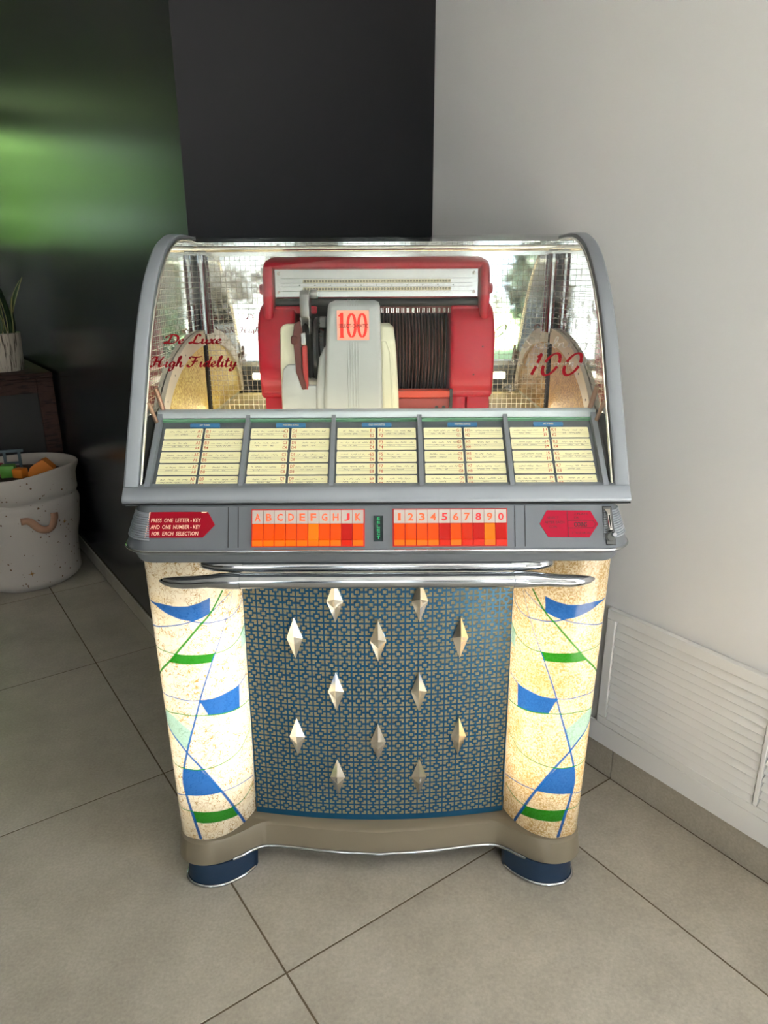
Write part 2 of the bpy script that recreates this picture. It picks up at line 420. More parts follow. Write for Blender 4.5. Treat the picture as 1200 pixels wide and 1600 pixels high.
def box_g(x0, x1, y0, y1, z0, z1, bev=0.0, seg=1):
    if bev <= 0:
        v = [(x, y, z) for z in (z0, z1) for y in (y0, y1) for x in (x0, x1)]
        f = [(0, 2, 3, 1), (4, 5, 7, 6), (0, 1, 5, 4), (2, 6, 7, 3), (0, 4, 6, 2), (1, 3, 7, 5)]
        return v, f
    bm = bmesh.new()
    vs = [bm.verts.new((x, y, z)) for z in (z0, z1) for y in (y0, y1) for x in (x0, x1)]
    for q in [(0, 2, 3, 1), (4, 5, 7, 6), (0, 1, 5, 4), (2, 6, 7, 3), (0, 4, 6, 2), (1, 3, 7, 5)]:
        bm.faces.new([vs[i] for i in q])
    bmesh.ops.bevel(bm, geom=bm.edges[:], offset=bev, segments=seg, affect='EDGES', profile=0.5)
    bm.verts.ensure_lookup_table(); bm.verts.index_update()
    v = [tuple(x.co) for x in bm.verts]; f = [tuple(x.index for x in fc.verts) for fc in bm.faces]
    bm.free(); return v, f
def box(name, x0, x1, y0, y1, z0, z1, m, parent=None, bev=0.0, seg=1, loc=None):
    v, f = box_g(x0, x1, y0, y1, z0, z1, bev, seg)
    return mk(name, v, f, m, parent, 40 if bev else None, loc)
def boxab(name, a0, a1, b0, b1, z0, z1, m, parent=None, bev=0.0):
    v, f = box_g(a0, a1, b0, b1, z0, z1, bev)
    v = [AB(p[0], p[1], p[2]) for p in v]
    return mk(name, v, f, m, parent, 40 if bev else None)

def crom(P, n=8):
    P = [np.array(p, float) for p in P]
    Q = [2 * P[0] - P[1]] + P + [2 * P[-1] - P[-2]]; out = []
    for i in range(1, len(Q) - 2):
        a, b, c, d = Q[i - 1:i + 3]
        for k in range(n):
            t = k / n
            out.append(.5 * ((2 * b) + (c - a) * t + (2 * a - 5 * b + 4 * c - d) * t * t + (3 * b - a - 3 * c + d) * t ** 3))
    out.append(P[-1]); return out

def prism_g(poly, d0, d1, axis):
    """polygon extruded along an axis: 'x' poly=(y,z); 'y' poly=(x,z); 'z' poly=(x,y)"""
    def p(u, w, d):
        return {'x': (d, u, w), 'y': (u, d, w), 'z': (u, w, d)}[axis]
    n = len(poly)
    v = [p(u, w, d0) for u, w in poly] + [p(u, w, d1) for u, w in poly]
    f = [tuple(range(n - 1, -1, -1)), tuple(range(n, 2 * n))] + [(i, (i + 1) % n, (i + 1) % n + n, i + n) for i in range(n)]
    return v, f
def prism(name, poly, d0, d1, axis, m, parent=None, bev=0.0, seg=2, smooth=40, loc=None):
    v, f = prism_g(poly, d0, d1, axis)
    if bev > 0:
        bm = bmesh.new(); vs = [bm.verts.new(x) for x in v]
        for q in f: bm.faces.new([vs[i] for i in q])
        bmesh.ops.recalc_face_normals(bm, faces=bm.faces)
        es = [e for e in bm.edges if len(e.link_faces) == 2 and e.calc_face_angle(0) > 0.6]
        bmesh.ops.bevel(bm, geom=es, offset=bev, segments=seg, affect='EDGES', profile=0.5)
        bm.verts.index_update()
        v = [tuple(x.co) for x in bm.verts]; f = [tuple(x.index for x in fc.verts) for fc in bm.faces]; bm.free()
    return mk(name, v, f, m, parent, smooth, loc)

def tube_g(path, r, seg=10, closed=False, squash=None):
    P = [Vector(p) for p in path]; n = len(P); v = []; f = []
    rs = r if isinstance(r, (list, tuple)) else [r] * n
    up = None
    for i in range(n):
        if closed: t = (P[(i + 1) % n] - P[i - 1]).normalized()
        else: t = (P[min(i + 1, n - 1)] - P[max(i - 1, 0)]).normalized()
        if up is None:
            up = Vector((0, 0, 1)) if abs(t.z) < 0.9 else Vector((0, 1, 0))
        s = t.cross(up).normalized(); up = s.cross(t).normalized()
        for k in range(seg):
            a = 2 * math.pi * k / seg
            q = P[i] + s * math.cos(a) * rs[i] + up * math.sin(a) * rs[i] * (squash or 1)
            v.append(tuple(q))
    m = n if closed else n - 1
    for i in range(m):
        for k in range(seg):
            j = (i + 1) % n
            f.append((i * seg + k, i * seg + (k + 1) % seg, j * seg + (k + 1) % seg, j * seg + k))
    if not closed:
        f.append(tuple(range(seg - 1, -1, -1))); f.append(tuple((n - 1) * seg + k for k in range(seg)))
    return v, f
def tube(name, path, r, m, parent=None, seg=10, closed=False, squash=None, loc=None):
    v, f = tube_g(path, r, seg, closed, squash)
    return mk(name, v, f, m, parent, 50, loc)

def lathe_g(prof, seg=24, axis='z', c=(0, 0, 0)):
    v = []; f = []; n = len(prof)
    for i in range(seg):
        a = 2 * math.pi * i / seg
        for r, h in prof:
            if axis == 'z': v.append((c[0] + r * math.cos(a), c[1] + r * math.sin(a), c[2] + h))
            else: v.append((c[0] + h, c[1] + r * math.cos(a), c[2] + r * math.sin(a)))
    for i in range(seg):
        j = (i + 1) % seg
        for k in range(n - 1):
            f.append((i * n + k, j * n + k, j * n + k + 1, i * n + k + 1))
    return v, f

def rings_g(rings, cap=True):
    n = len(rings[0]); v = [tuple(p) for r in rings for p in r]; f = []
    for i in range(len(rings) - 1):
        for k in range(n):
            f.append((i * n + k, i * n + (k + 1) % n, (i + 1) * n + (k + 1) % n, (i + 1) * n + k))
    if cap:
        f.append(tuple(range(n - 1, -1, -1))); f.append(tuple((len(rings) - 1) * n + k for k in range(n)))
    return v, f

def sheet_g(rows, closed=False):
    n = len(rows[0]); v = [tuple(p) for r in rows for p in r]; f = []
    for i in range(len(rows) - 1):
        for k in range(n - 1):
            f.append((i * n + k, i * n + k + 1, (i + 1) * n + k + 1, (i + 1) * n + k))
    return v, f

# lettering -----------------------------------------------------------------
_tc = {}
def text2d(s, bold=0.0):
    key = (s, bold)
    if key not in _tc:
        cu = bpy.data.curves.new('t', 'FONT'); cu.body = s; cu.size = 1.0; cu.resolution_u = 2; cu.offset = bold
        ob = bpy.data.objects.new('t', cu); COL.objects.link(ob)
        dg = bpy.context.evaluated_depsgraph_get()
        me = bpy.data.meshes.new_from_object(ob.evaluated_get(dg))
        v = [(p.co.x, p.co.y) for p in me.vertices]; f = [tuple(p.vertices) for p in me.polygons]
        bpy.data.objects.remove(ob); bpy.data.curves.remove(cu); bpy.data.meshes.remove(me)
        _tc[key] = (v, f)
    return _tc[key]
def put_text(g, s, w, h, o, ux, uy, bold=0.0, shear=0.0, mi=0, align=0.5):
    """text scaled to w x h (h = cap height; w None keeps the proportion), placed at o (its lower middle)"""
    v, f = text2d(s, bold)
    if not v: return
    xs = [p[0] for p in v]; ys = [p[1] for p in v]
    x0, x1, y0, y1 = min(xs), max(xs), min(0, min(ys)) if any(c in s for c in 'gjpqyJQ,') else min(ys), max(ys)
    sy = h / max(y1 - y0, 1e-6); sx = (w / max(x1 - x0, 1e-6)) if w else sy
    W = (x1 - x0) * sx
    o = Vector(o); ux = Vector(ux); uy = Vector(uy)
    g.add([o + ux * ((p[0] - x0) * sx - W * align + (p[1] - y0) * sy * shear) + uy * ((p[1] - y0) * sy) for p in v], f, mi)

def ribbon(path, wmin, wmax, nib=math.radians(35), n=6):
    P = crom(path, n) if len(path) > 2 else [np.array(path[0], float), np.array(path[1], float)]
    L = []; R = []
    for i in range(len(P)):
        d = P[min(i + 1, len(P) - 1)] - P[max(i - 1, 0)]
        d = d / (np.linalg.norm(d) + 1e-9)
        w = wmin + (wmax - wmin) * abs(math.sin(math.atan2(d[1], d[0]) - nib))
        nrm = np.array((-d[1], d[0])) * w / 2
        L.append(P[i] + nrm); R.append(P[i] - nrm)
    v = L + R; k = len(P)
    return v, [(i, i + 1, k + i + 1, k + i) for i in range(k - 1)]

SCRIPT = {  # stroke letters of a brush script, x-height .45, capitals 1.0 : (advance, strokes)
 'D': (.95, [[(.35, .95), (.3, .6), (.22, .2), (.08, .03), (-.05, .1), (.05, .2), (.3, .04), (.6, .05), (.85, .35), (.82, .75), (.55, .97), (.2, .95), (.0, .8), (-.05, .62)]]),
 'L': (.78, [[(.62, .78), (.60, .95), (.44, 1.0), (.36, .80), (.30, .40), (.20, .10), (.04, .02), (-.04, .12), (.10, .16), (.40, .03), (.64, .02), (.80, .16)]]),
 'H': (1.05, [[(-.05, .75), (.1, .95), (.3, .9), (.26, .5), (.16, .1), (.0, .02), (-.08, .14)], [(.85, 1.0), (.7, .7), (.6, .3), (.62, .05), (.85, .06), (1.0, .2)], [(.05, .45), (.35, .52), (.68, .5)]]),
 'F': (.85, [[(.0, .75), (.05, .95), (.4, .9), (.75, .95), (.9, 1.0)], [(.48, .9), (.4, .5), (.28, .12), (.1, .0), (-.08, .1), (.0, .2)], [(.2, .48), (.45, .5), (.66, .56)]]),
 'S': (.75, [[(.0, .1), (.15, .0), (.4, .05), (.5, .28), (.35, .5), (.25, .72), (.4, .95), (.62, .92), (.6, .75)]]),
 'e': (.46, [[(-.02, .1), (.2, .22), (.32, .36), (.22, .46), (.08, .34), (.07, .12), (.2, .0), (.46, .14)]]),
 'u': (.58, [[(.0, .42), (.12, .44), (.1, .15), (.2, .0), (.4, .2), (.44, .44)], [(.46, .44), (.42, .12), (.5, .01), (.62, .1)]]),
 'x': (.52, [[(.02, .38), (.14, .45), (.24, .22), (.36, .0), (.54, .1)], [(.46, .42), (.36, .44), (.24, .22), (.1, .0), (.0, .06)]]),
 'i': (.3, [[(.0, .38), (.12, .45), (.08, .15), (.14, .0), (.32, .12)], [(.15, .62), (.17, .66)]]),
 'g': (.52, [[(.4, .4), (.22, .46), (.06, .25), (.12, .04), (.3, .12), (.42, .44)], [(.42, .44), (.38, .0), (.28, -.32), (.1, -.36), (.08, -.22), (.3, -.04), (.54, .12)]]),
 'h': (.56, [[(.02, .05), (.2, .5), (.3, .92), (.2, .98), (.14, .6), (.06, .0)], [(.1, .22), (.28, .44), (.38, .36), (.36, .1), (.44, .0), (.58, .12)]]),
 'd': (.56, [[(.4, .4), (.22, .46), (.06, .25), (.12, .02), (.3, .1), (.42, .42)], [(.52, .98), (.44, .5), (.4, .1), (.48, .0), (.6, .12)]]),
 'l': (.32, [[(.0, .1), (.2, .5), (.28, .92), (.18, .98), (.1, .5), (.1, .08), (.2, .0), (.34, .12)]]),
 't': (.36, [[(.2, .85), (.12, .4), (.1, .08), (.2, .0), (.38, .12)], [(.0, .52), (.34, .56)]]),
 'y': (.54, [[(.0, .38), (.12, .44), (.1, .15), (.2, .02), (.38, .2), (.46, .44)], [(.46, .44), (.4, .0), (.28, -.34), (.1, -.36), (.12, -.2), (.4, .0), (.6, .14)]]),
 'b': (.5, [[(.0, .1), (.2, .5), (.28, .92), (.18, .98), (.1, .5), (.1, .08), (.22, .0), (.38, .18), (.34, .42), (.2, .36)], [(.34, .4), (.54, .36)]]),
 'r': (.42, [[(.0, .1), (.12, .48), (.2, .38), (.32, .4), (.28, .1), (.36, .0), (.46, .1)]]),
 'c': (.42, [[(.34, .36), (.24, .46), (.08, .3), (.08, .1), (.2, .0), (.44, .14)]]),
 'o': (.46, [[(.24, .46), (.08, .3), (.1, .06), (.24, .0), (.36, .2), (.3, .42), (.2, .44)], [(.3, .42), (.5, .36)]]),
 'm': (.78, [[(.0, .38), (.1, .44), (.06, .0)], [(.08, .2), (.24, .45), (.32, .36), (.28, .0)], [(.3, .2), (.48, .45), (.56, .36), (.54, .08), (.62, .0), (.8, .12)]]),
 'a': (.52, [[(.38, .4), (.22, .46), (.06, .25), (.12, .02), (.28, .1), (.4, .42)], [(.42, .44), (.36, .1), (.44, .0), (.56, .12)]]),
 '-': (.3, [[(.02, .24), (.26, .26)]]), ' ': (.42, []),
}
def script_text(s, bold=1.0):
    V = []; F = []; x = 0.0
    for ch in s:
        adv, st = SCRIPT[ch]
        for p in st:
            v, f = ribbon([(x + q[0] + .12 * q[1], q[1]) for q in p], .05 * bold, .16 * bold)
            n = len(V); V += [tuple(a) for a in v]; F += [tuple(i + n for i in q) for q in f]
        x += adv
    return V, F, x
def scribble(rnd, x0, x1, y, h):
    """a line of illegible handwriting"""
    g = []; x = x0
    while x < x1 - h:
        L = rnd.uniform(1.0, 3.4) * h; n = max(4, int(L / h * 3.4)); pts = []
        e = min(x + L, x1)
        for k in range(n):
            pts.append((x + (e - x) * k / (n - 1), y + h * (rnd.uniform(.45, 1.0) if k % 2 else rnd.uniform(0, .35))))
        g.append(ribbon(pts, h * .07, h * .15, n=2)); x = e + h * rnd.uniform(.5, 1.6)
    return g

# ================================================================== the room
PITCH = 0.7502
A0, B0 = 0.996, 0.449          # a joint of the tile grid
WB, WL, WN = 1.478, 0.694, 1.848   # white wall, dark wall, niche return
floor = struct(boxab('floor', -2.6, 7.0, -6.5, WB, -0.06, -0.0009, M_grout))
_tm = {}
def tile(a0, a1, b0, b1):
    w, d = a1 - a0 - .0042, b1 - b0 - .0042
    if w < .02 or d < .02: return
    key = (round(w, 3), round(d, 3))
    if key not in _tm:
        v, f = box_g(-w / 2, w / 2, -d / 2, d / 2, -0.012, 0, 0.0006)
        v = [AB(p[0], p[1], p[2]) for p in v]
        o = mk('tile', v, f, M_tile, floor, None); _tm[key] = o.data
    else:
        o = place('tile', _tm[key], floor)
    o.location = AB((a0 + a1) / 2, (b0 + b1) / 2, 0)
for i in range(-5, 9):
    for j in range(-10, 3):
        a0, a1 = A0 + i * PITCH, A0 + (i + 1) * PITCH
        b0, b1 = B0 + j * PITCH, B0 + (j + 1) * PITCH
        a0, a1 = max(a0, -2.6), min(a1, 7.0); b0 = max(b0, -6.5)
        if a1 <= a0 or b1 <= b0: continue
        if b1 <= WL + .001: tile(a0, a1, b0, b1)
        else:
            if a0 < WN:           # niche side: floor runs on to the white wall
                aa = min(a1, WN); bb = min(b1, WB - .01)
                if a1 > WN and b0 < WL: tile(a0, a1, b0, min(WL, b1)); tile(a0, aa, WL, bb) if b1 > WL else None
                elif bb > b0: tile(a0, aa, b0, bb)
            elif b0 < WL: tile(a0, a1, b0, WL - .008)

HC = 2.65
wall_l = struct(boxab('wall_left', WN - .001, 7.15, WL, WL + .12, -.06, HC, M_dark))
wall_n = struct(boxab('wall_niche', WN - .002, WN + .12, WL + .0005, WB + .12, -.06, HC, M_darkm))
_g = Geo()
RO = (-1.60, -.20, .04, 2.4)          # glazed door in the white wall, beside the viewer
_g.add(*box_g(RO[1], WN, WB, WB + .12, -.06, HC)); _g.add(*box_g(-2.75, RO[0], WB, WB + .12, -.06, HC))
_g.add(*box_g(RO[0], RO[1], WB, WB + .12, -.06, RO[2])); _g.add(*box_g(RO[0], RO[1], WB, WB + .12, RO[3], HC))
_g.v = [AB(*p) for p in _g.v]
wall_r = struct(_g.obj('wall_right', M_white))
_g = Geo()
for a0_, a1_ in ((RO[0], RO[0] + .05), (RO[1] - .05, RO[1]), (-.915, -.885)): _g.add(*box_g(a0_, a1_, WB + .03, WB + .08, RO[2], RO[3]))
for z0_, z1_ in ((RO[2], RO[2] + .05), (RO[3] - .05, RO[3])): _g.add(*box_g(RO[0], RO[1], WB + .03, WB + .08, z0_, z1_))
_g.v = [AB(*p) for p in _g.v]
struct(_g.obj('window_5', M_trimw))
wall_s = struct(boxab('wall_side', -2.75, 7.15, -6.62, -6.5, -.06, HC, mat('taupe_wall_paint', srgb(120, 116, 110), rough=.7)))
ceiling = struct(boxab('ceiling', -2.75, 7.15, -6.62, WB + .12, HC, HC + .1, M_ceil))
def wall_with_openings(name, a0, a1, m, ops):
    """pieces around the openings; ops = list of (b0,b1,z0,z1) sorted by b"""
    g = Geo(); b = -6.5
    for (p, q, z0, z1) in ops:
        g.add(*box_g(a0, a1, b, p, -.06, HC))
        g.add(*box_g(a0, a1, p, q, -.06, z0)); g.add(*box_g(a0, a1, p, q, z1, HC)); b = q
    g.add(*box_g(a0, a1, b, WB if a0 < 0 else WL, -.06, HC))
    g.v = [AB(*p) for p in g.v]
    return struct(g.obj(name, m))
OPS = [(-3.95, -2.85, .04, 2.25), (-2.3, -1.5, .04, 2.25), (-.95, -.15, .04, 2.25)]
wall_b = wall_with_openings('wall_back', -2.75, -2.6, M_white, OPS)
OPF = [(-1.1, .4, 1.58, 2.52)]
wall_f = wall_with_openings('wall_far', 7.0, 7.15, M_dark, OPF)
wn = 0
for ops, a0 in ((OPS, -2.70), (OPF, 7.05)):
    for (p, q, z0, z1) in ops:
        wn += 1
        g = Geo(); t = .05
        g.add(*box_g(a0, a0 + .05, p, q, z0, z0 + t)); g.add(*box_g(a0, a0 + .05, p, q, z1 - t, z1))
        g.add(*box_g(a0, a0 + .05, p, p + t, z0, z1)); g.add(*box_g(a0, a0 + .05, q - t, q, z0, z1))
        n = 1 if ops is OPF else 0
        for k in range(1, n + 1):
            if n > 1 or True:
                c = p + (q - p) * k / (n + 1)
                g.add(*box_g(a0, a0 + .05, c - .03, c + .03, z0, z1))
        g.v = [AB(*x) for x in g.v]
        struct(g.obj('window_%d' % wn, M_trimw))

# sheer curtains added behind the viewer as soft bright patches for the mirrors
def mat_sheer():
    m = bpy.data.materials.new('sheer_curtain'); m.use_nodes = True; nt = m.node_tree
    nt.nodes.remove(nt.nodes['Principled BSDF'])
    d = nt.nodes.new('ShaderNodeBsdfDiffuse'); d.inputs[0].default_value = (.8, .8, .8, 1)
    t = nt.nodes.new('ShaderNodeBsdfTranslucent'); t.inputs[0].default_value = (.60, .63, .66, 1)
    ms = nt.nodes.new('ShaderNodeMixShader'); ms.inputs[0].default_value = .6
    nt.links.new(d.outputs[0], ms.inputs[1]); nt.links.new(t.outputs[0], ms.inputs[2])
    nt.links.new(ms.outputs[0], nt.nodes['Material Output'].inputs['Surface']); return m
M_sheer = mat_sheer()
for (p, q), lb in (((-4.0, -2.86), 'wide white sheer curtain, added to brighten the mirror view, over the window behind the viewer'), ((-2.31, -1.45), 'narrow white sheer curtain, added to brighten the mirror view, over the window behind the viewer')):
    rows = []
    for z in (.01, 2.32):
        rows.append([Vector(AB(-2.555 + .018 * math.sin((b - p) * 60), b, z)) for b in np.linspace(p, q, 120)])
    v, f = sheet_g(rows)
    tag(mk('curtain', v, f, M_sheer, None, 60), lb, 'curtain')

# skirting of the same tile, cut in lengths
sk = struct(boxab('baseboard_right', .13, WN - .001, WB - .004, WB, 0, .094, M_grout))
a = A0 - 5 * PITCH
while a < WN:
    e = min(a + PITCH, WN); s0 = max(a, .13)
    if e - s0 > .03: boxab('skirting_tile', s0 + .0015, e - .0015, WB - .010, WB - .0035, .0, .0945, M_tile, sk, .001)
    a += PITCH
sk2 = struct(boxab('baseboard_left', WN, 7.0, WL - .004, WL, 0, .069, M_grout))
a = A0 + PITCH
while a < 7.0:
    s0, e = max(a, WN), min(a + PITCH, 7.0)
    if e - s0 > .03: boxab('skirting_tile', s0 + .0015, e - .0015, WL - .010, WL - .0035, .0, .0695, M_tile, sk2, .001)
    a += PITCH
sk3 = struct(boxab('baseboard_niche', WN - .012, WN - .002, WL, WB - .01, 0, .069, M_tile))

# louvred panel low on the white wall
def louvre():
    root = empty('louvre_panel', AB(.6, WB, .0945))
    tag(root, 'white louvred vent panel set low in the white wall beside the jukebox', 'vent')
    inv = Vector(root.location)
    def b_(name, a0, a1, b0, b1, z0, z1, m, bev=.0012, par=root):
        v, f = box_g(a0, a1, b0, b1, z0, z1, bev)
        v = [Vector(AB(*p)) - inv for p in v]
        return mk(name, v, f, m, par, 40)
    fb = WB - .018
    aR = .17
    b_('backing', aR, 1.05, WB - .003, WB - .0005, .11, .50, M_void)
    b_('top_rail', aR, 1.054, fb, WB - .001, .479, .507, M_trimw)
    b_('bottom_rail', aR, 1.054, fb, WB - .001, .160, .1825, M_trimw)
    b_('sill_board', aR, 1.36, fb, WB - .011, .096, .1592, M_trimw)
    bays = [(.613, 1.028, -52), (.195, .603, -38)]
    edges = [1.054] + [b[1] for b in bays[1:]] + [aR]
    b_('stile', 1.028, 1.054, fb, WB - .001, .1825, .479, M_trimw)
    for k in range(len(bays) - 1):
        b_('stile', bays[k + 1][1], bays[k][0], fb, WB - .001, .1825, .479, M_trimw)
    N = 13; pz = (.479 - .1825) / N
    for (p, q, tilt) in bays:
        me = None
        for k in range(N):
            z = .1825 + pz * (k + .5)
            if me is None:
                w = pz * (1.22 if tilt < -45 else 1.0); an = math.radians(abs(tilt) + 18 if tilt < -45 else 50)
                v, f = box_g(-(q - p) / 2 + .002, (q - p) / 2 - .002, -w / 2, w / 2, -.0016, .0016, .0006)
                # lower edge comes towards the room, upper edge goes in
                v = [(x, y * math.cos(an) - zz * math.sin(an), y * math.sin(an) + zz * math.cos(an)) for x, y, zz in v]
                v = [AB(*p_) for p_ in v]
                o = mk('slat', v, f, M_trimw, root, None); me = o.data
            else:
                o = place('slat', me, root)
            o.location = Vector(AB((p + q) / 2, WB - .0105, z)) - inv
louvre()

# added behind the viewer, only to put dark patches in the jukebox mirrors
dark_board = boxab('added_dark_board', -2.6, -2.55, -1.42, -1.02, .96, 1.27, M_black, None, .006)
tag(dark_board, 'dark board added behind the viewer for a dark patch in the jukebox mirror', 'board')
def cupboard():
    root = empty('added_cupboard', AB(-2.40, -2.575, 0)); tag(root, 'tall dark grey cupboard added behind the viewer for a dark shape in the jukebox mirror', 'cupboard')
    o = Vector(root.location)
    M_ = mat('slate_cupboard', srgb(60, 70, 76), rough=.5)
    for n_, x in (('body', (-2.55, -2.30, -2.80, -2.35, .04, 1.24)), ('top', (-2.56, -2.28, -2.82, -2.33, 1.24, 1.27)), ('plinth', (-2.54, -2.32, -2.79, -2.36, 0, .04)), ('door', (-2.30, -2.285, -2.795, -2.580, .06, 1.22)), ('door', (-2.30, -2.285, -2.570, -2.355, .06, 1.22))):
        v, f = box_g(*x, .003); mk(n_, [Vector(AB(*p)) - o for p in v], f, M_, root, 40)
cupboard()

# garden outside the windows -------------------------------------------------
M_lawn = mat('lawn', srgb(96, 122, 74), rough=1, noise=(3, 1, srgb(120, 140, 92)))
M_pave = mat('pale_paving', srgb(205, 200, 190), rough=.9)
M_hedge = mat('hedge_leaves', srgb(138, 176, 92), rough=.8, noise=(9, 1, srgb(96, 138, 66)))
struct(boxab('ground', -30, -2.76, -24, 20, -.2, -.08, M_lawn))
struct(boxab('ground_yard', -2.75, 7.15, 1.60, 20, -.2, -.08, M_pave))
struct(boxab('ground_garden', 7.16, 24, -12, 12, -.2, -.08, M_lawn))
struct(boxab('ground_terrace', -8.0, -2.76, -9, 5, -.08, -.06, M_pave))
def bush(name, c, rx, ry, rz, m, label, group=None, n=900, leaf=.16, seed=1):
    rnd = random.Random(seed); g = Geo()
    for k in range(n):
        u = rnd.uniform(-1, 1); t = rnd.uniform(0, 2 * math.pi); s = math.sqrt(1 - u * u); rr = rnd.uniform(.8, 1.02)
        p = Vector((rx * s * math.cos(t) * rr, ry * s * math.sin(t) * rr, rz * u * rr + rz))
        q = Matrix.Rotation(rnd.uniform(0, 6.28), 3, 'Z') @ Matrix.Rotation(rnd.uniform(0, 3.1), 3, 'X')
        g.add([p + q @ Vector(x) for x in ((-leaf, -leaf * .5, 0), (leaf, -leaf * .5, 0), (leaf, leaf * .5, 0), (-leaf, leaf * .5, 0))], [(0, 1, 2, 3)])
    v, f = lathe_g([(0.0, 0), (.75 * rx, .35 * rz), (.86 * rx, rz), (.6 * rx, 1.6 * rz), (0.0, 1.86 * rz)], 14)
    g.add(v, f)
    o = g.obj(name, m, None, None); o.location = AB(c[0], c[1], -.08)
    return tag(o, label, 'bush', group)
M_tree = mat('dark_tree_leaves', srgb(50, 66, 46), rough=.8, noise=(6, 1, srgb(26, 36, 26)))
bush('garden_bush', (10.3, -.1), 1.5, 1.5, 2.7, M_hedge, 'bright green bush outside the high far window', seed=3)
bush('garden_bush', (10.6, -3.25), 1.5, 1.5, 2.5, M_hedge, 'second green bush outside the high far window, further from the dark wall', seed=4)
bush('garden_tree', (-9.0, -7.0), 2.2, 2.2, 2.0, M_tree, 'dark leafy tree across the lawn outside the glazed wall', seed=5)
bush('garden_tree', (-10.0, -2.4), 1.5, 1.5, 1.3, M_tree, 'low dark tree on the lawn opposite the glazed door', seed=6)

# ================================================================== the jukebox
XC, Y0 = -0.014, 1.56
jb = empty('jukebox', (XC, Y0, 0))
tag(jb, 'vintage chrome and grey jukebox with glowing side pilasters, teal grille and red record mechanism', 'jukebox')
OFF = Vector((0, -Y0, 0))

# plan curves ----------------------------------------------------------------
PILC = [(.468, 1.44), (.467, 1.40), (.4655, 1.36), (.458, 1.335), (.438, 1.315), (.397, 1.306), (.357, 1.32), (.326, 1.35), (.307, 1.385), (.300, 1.405)]
PZ0, PZ1 = .118, .818
def taper(x, z):
    k = (z - .118) / (.815 - .118)
    return x + ((.292 + (x - .300) * (.484 - .292) / .168) - x) * k
def front_half():
    """front line of the plinth from the outer corner to the middle (x>0)"""
    return [(.474, 1.88), (.474, 1.42), (.472, 1.345), (.462, 1.318), (.440, 1.298), (.405, 1.289), (.365, 1.297), (.325, 1.320), (.297, 1.341), (.268, 1.352), (.222, 1.349), (.150, 1.338), (.083, 1.330), (0, 1.324)]
_fh = [(.474, 1.88)] + [tuple(p) for p in crom(front_half()[1:], 5)]
plan = _fh + [(-x, y) for x, y in reversed(_fh[:-1])]
# plinth
PLT, PLB = .120, .058
def inset(pl, d):
    return [(x * (1 - d / .5), y + d) for x, y in pl]
rings = [[(x, y, PLB) for x, y in inset(plan, .004)], [(x, y, PLB + .004) for x, y in plan],
         [(x, y, PLT - .005) for x, y in inset(plan, .006)], [(x, y, PLT) for x, y in inset(plan, .012)]]
v, f = rings_g(rings)
plinth = mk('plinth', v, f, M_beige, jb, 40)
trim = [(x, y - .001, PLB + .002) for x, y in plan if abs(x) < .345 and y < 1.37]
tube('trim', trim, .0042, M_chrome, plinth, 8)
# feet
def foot(s):
    pl = [(.452, 1.40), (.452, 1.335), (.446, 1.312), (.425, 1.294), (.392, 1.287), (.357, 1.294), (.326, 1.314), (.306, 1.335), (.294, 1.362), (.31, 1.41)]
    C = [tuple(p) for p in crom(pl, 4)]
    r = [[(s * x, y, 0) for x, y in C], [(s * x, y, .06) for x, y in [(a * .995, b + .004) for a, b in C]]]
    v, f = rings_g(r); o = mk('foot', v, f, M_navy, jb, 50)
    pts = [(s * x * 1.003, y - .001, .005) for x, y in C if y < 1.352]
    tube('foot_trim', pts, .0045, M_chrome, o, 8)
foot(-1); foot(1)
# body behind the lit parts: sides and back
g = Geo()
for s in (-1, 1):
    g.add(*prism_g([(1.43, .12), (1.88, .12), (1.88, .95), (1.43, .95)], s * .466, s * .478, 'x'))
g.add(*box_g(-.466, .466, 1.868, 1.88, .12, 1.41))
g.add(*box_g(-.466, .466, 1.45, 1.868, .925, .935))
g.obj('cabinet_body', M_greyd, jb)
box('speaker_board', -.31, .31, 1.46, 1.475, .121, .92, M_black, jb)
for s in (-1, 1):
    box('lamp_reflector', min(s * .305, s * .464), max(s * .305, s * .464), 1.445, 1.452, .121, .92, M_trimw, jb)

# pilasters ------------------------------------------------------------------
BLUE, GRN, CYA = srgb(0, 98, 186), srgb(4, 136, 10), srgb(140, 208, 204)
POLY = [
 (BLUE, [(0.0965,0.7112),(0.1395,0.7128),(0.169,0.7088),(0.192,0.708),(0.2115,0.7112),(0.2345,0.7184),(0.232,0.6848),(0.2145,0.676),(0.1965,0.6728),(0.174,0.68),(0.1505,0.6912),(0.1285,0.7056)]),
 (BLUE, [(0.194,0.4856),(0.2225,0.4816),(0.252,0.4816),(0.291,0.4848),(0.288,0.428),(0.2485,0.4352),(0.209,0.4464)]),
 (BLUE, [(0.1455,0.3112),(0.1825,0.3128),(0.204,0.2768),(0.224,0.2392),(0.1845,0.2432),(0.1435,0.2392),(0.1415,0.2744)]),
 (GRN, [(0.16,0.5984),(0.19,0.5952),(0.214,0.5912),(0.2355,0.588),(0.227,0.5696),(0.2,0.5728),(0.1725,0.5752),(0.144,0.5776)]),
 (GRN, [(0.1525,0.1968),(0.185,0.1952),(0.2195,0.1896),(0.249,0.184),(0.2625,0.1528),(0.2265,0.16),(0.191,0.1648),(0.1565,0.168)]),
 (CYA, [(0.3245,0.62),(0.307,0.6056),(0.3045,0.5648),(0.3245,0.5728)]),
 (CYA, [(0.112,0.452),(0.137,0.4448),(0.155,0.4272),(0.174,0.4104),(0.1595,0.3616),(0.1365,0.3848),(0.1085,0.4144),(.0965,.43)]),
]
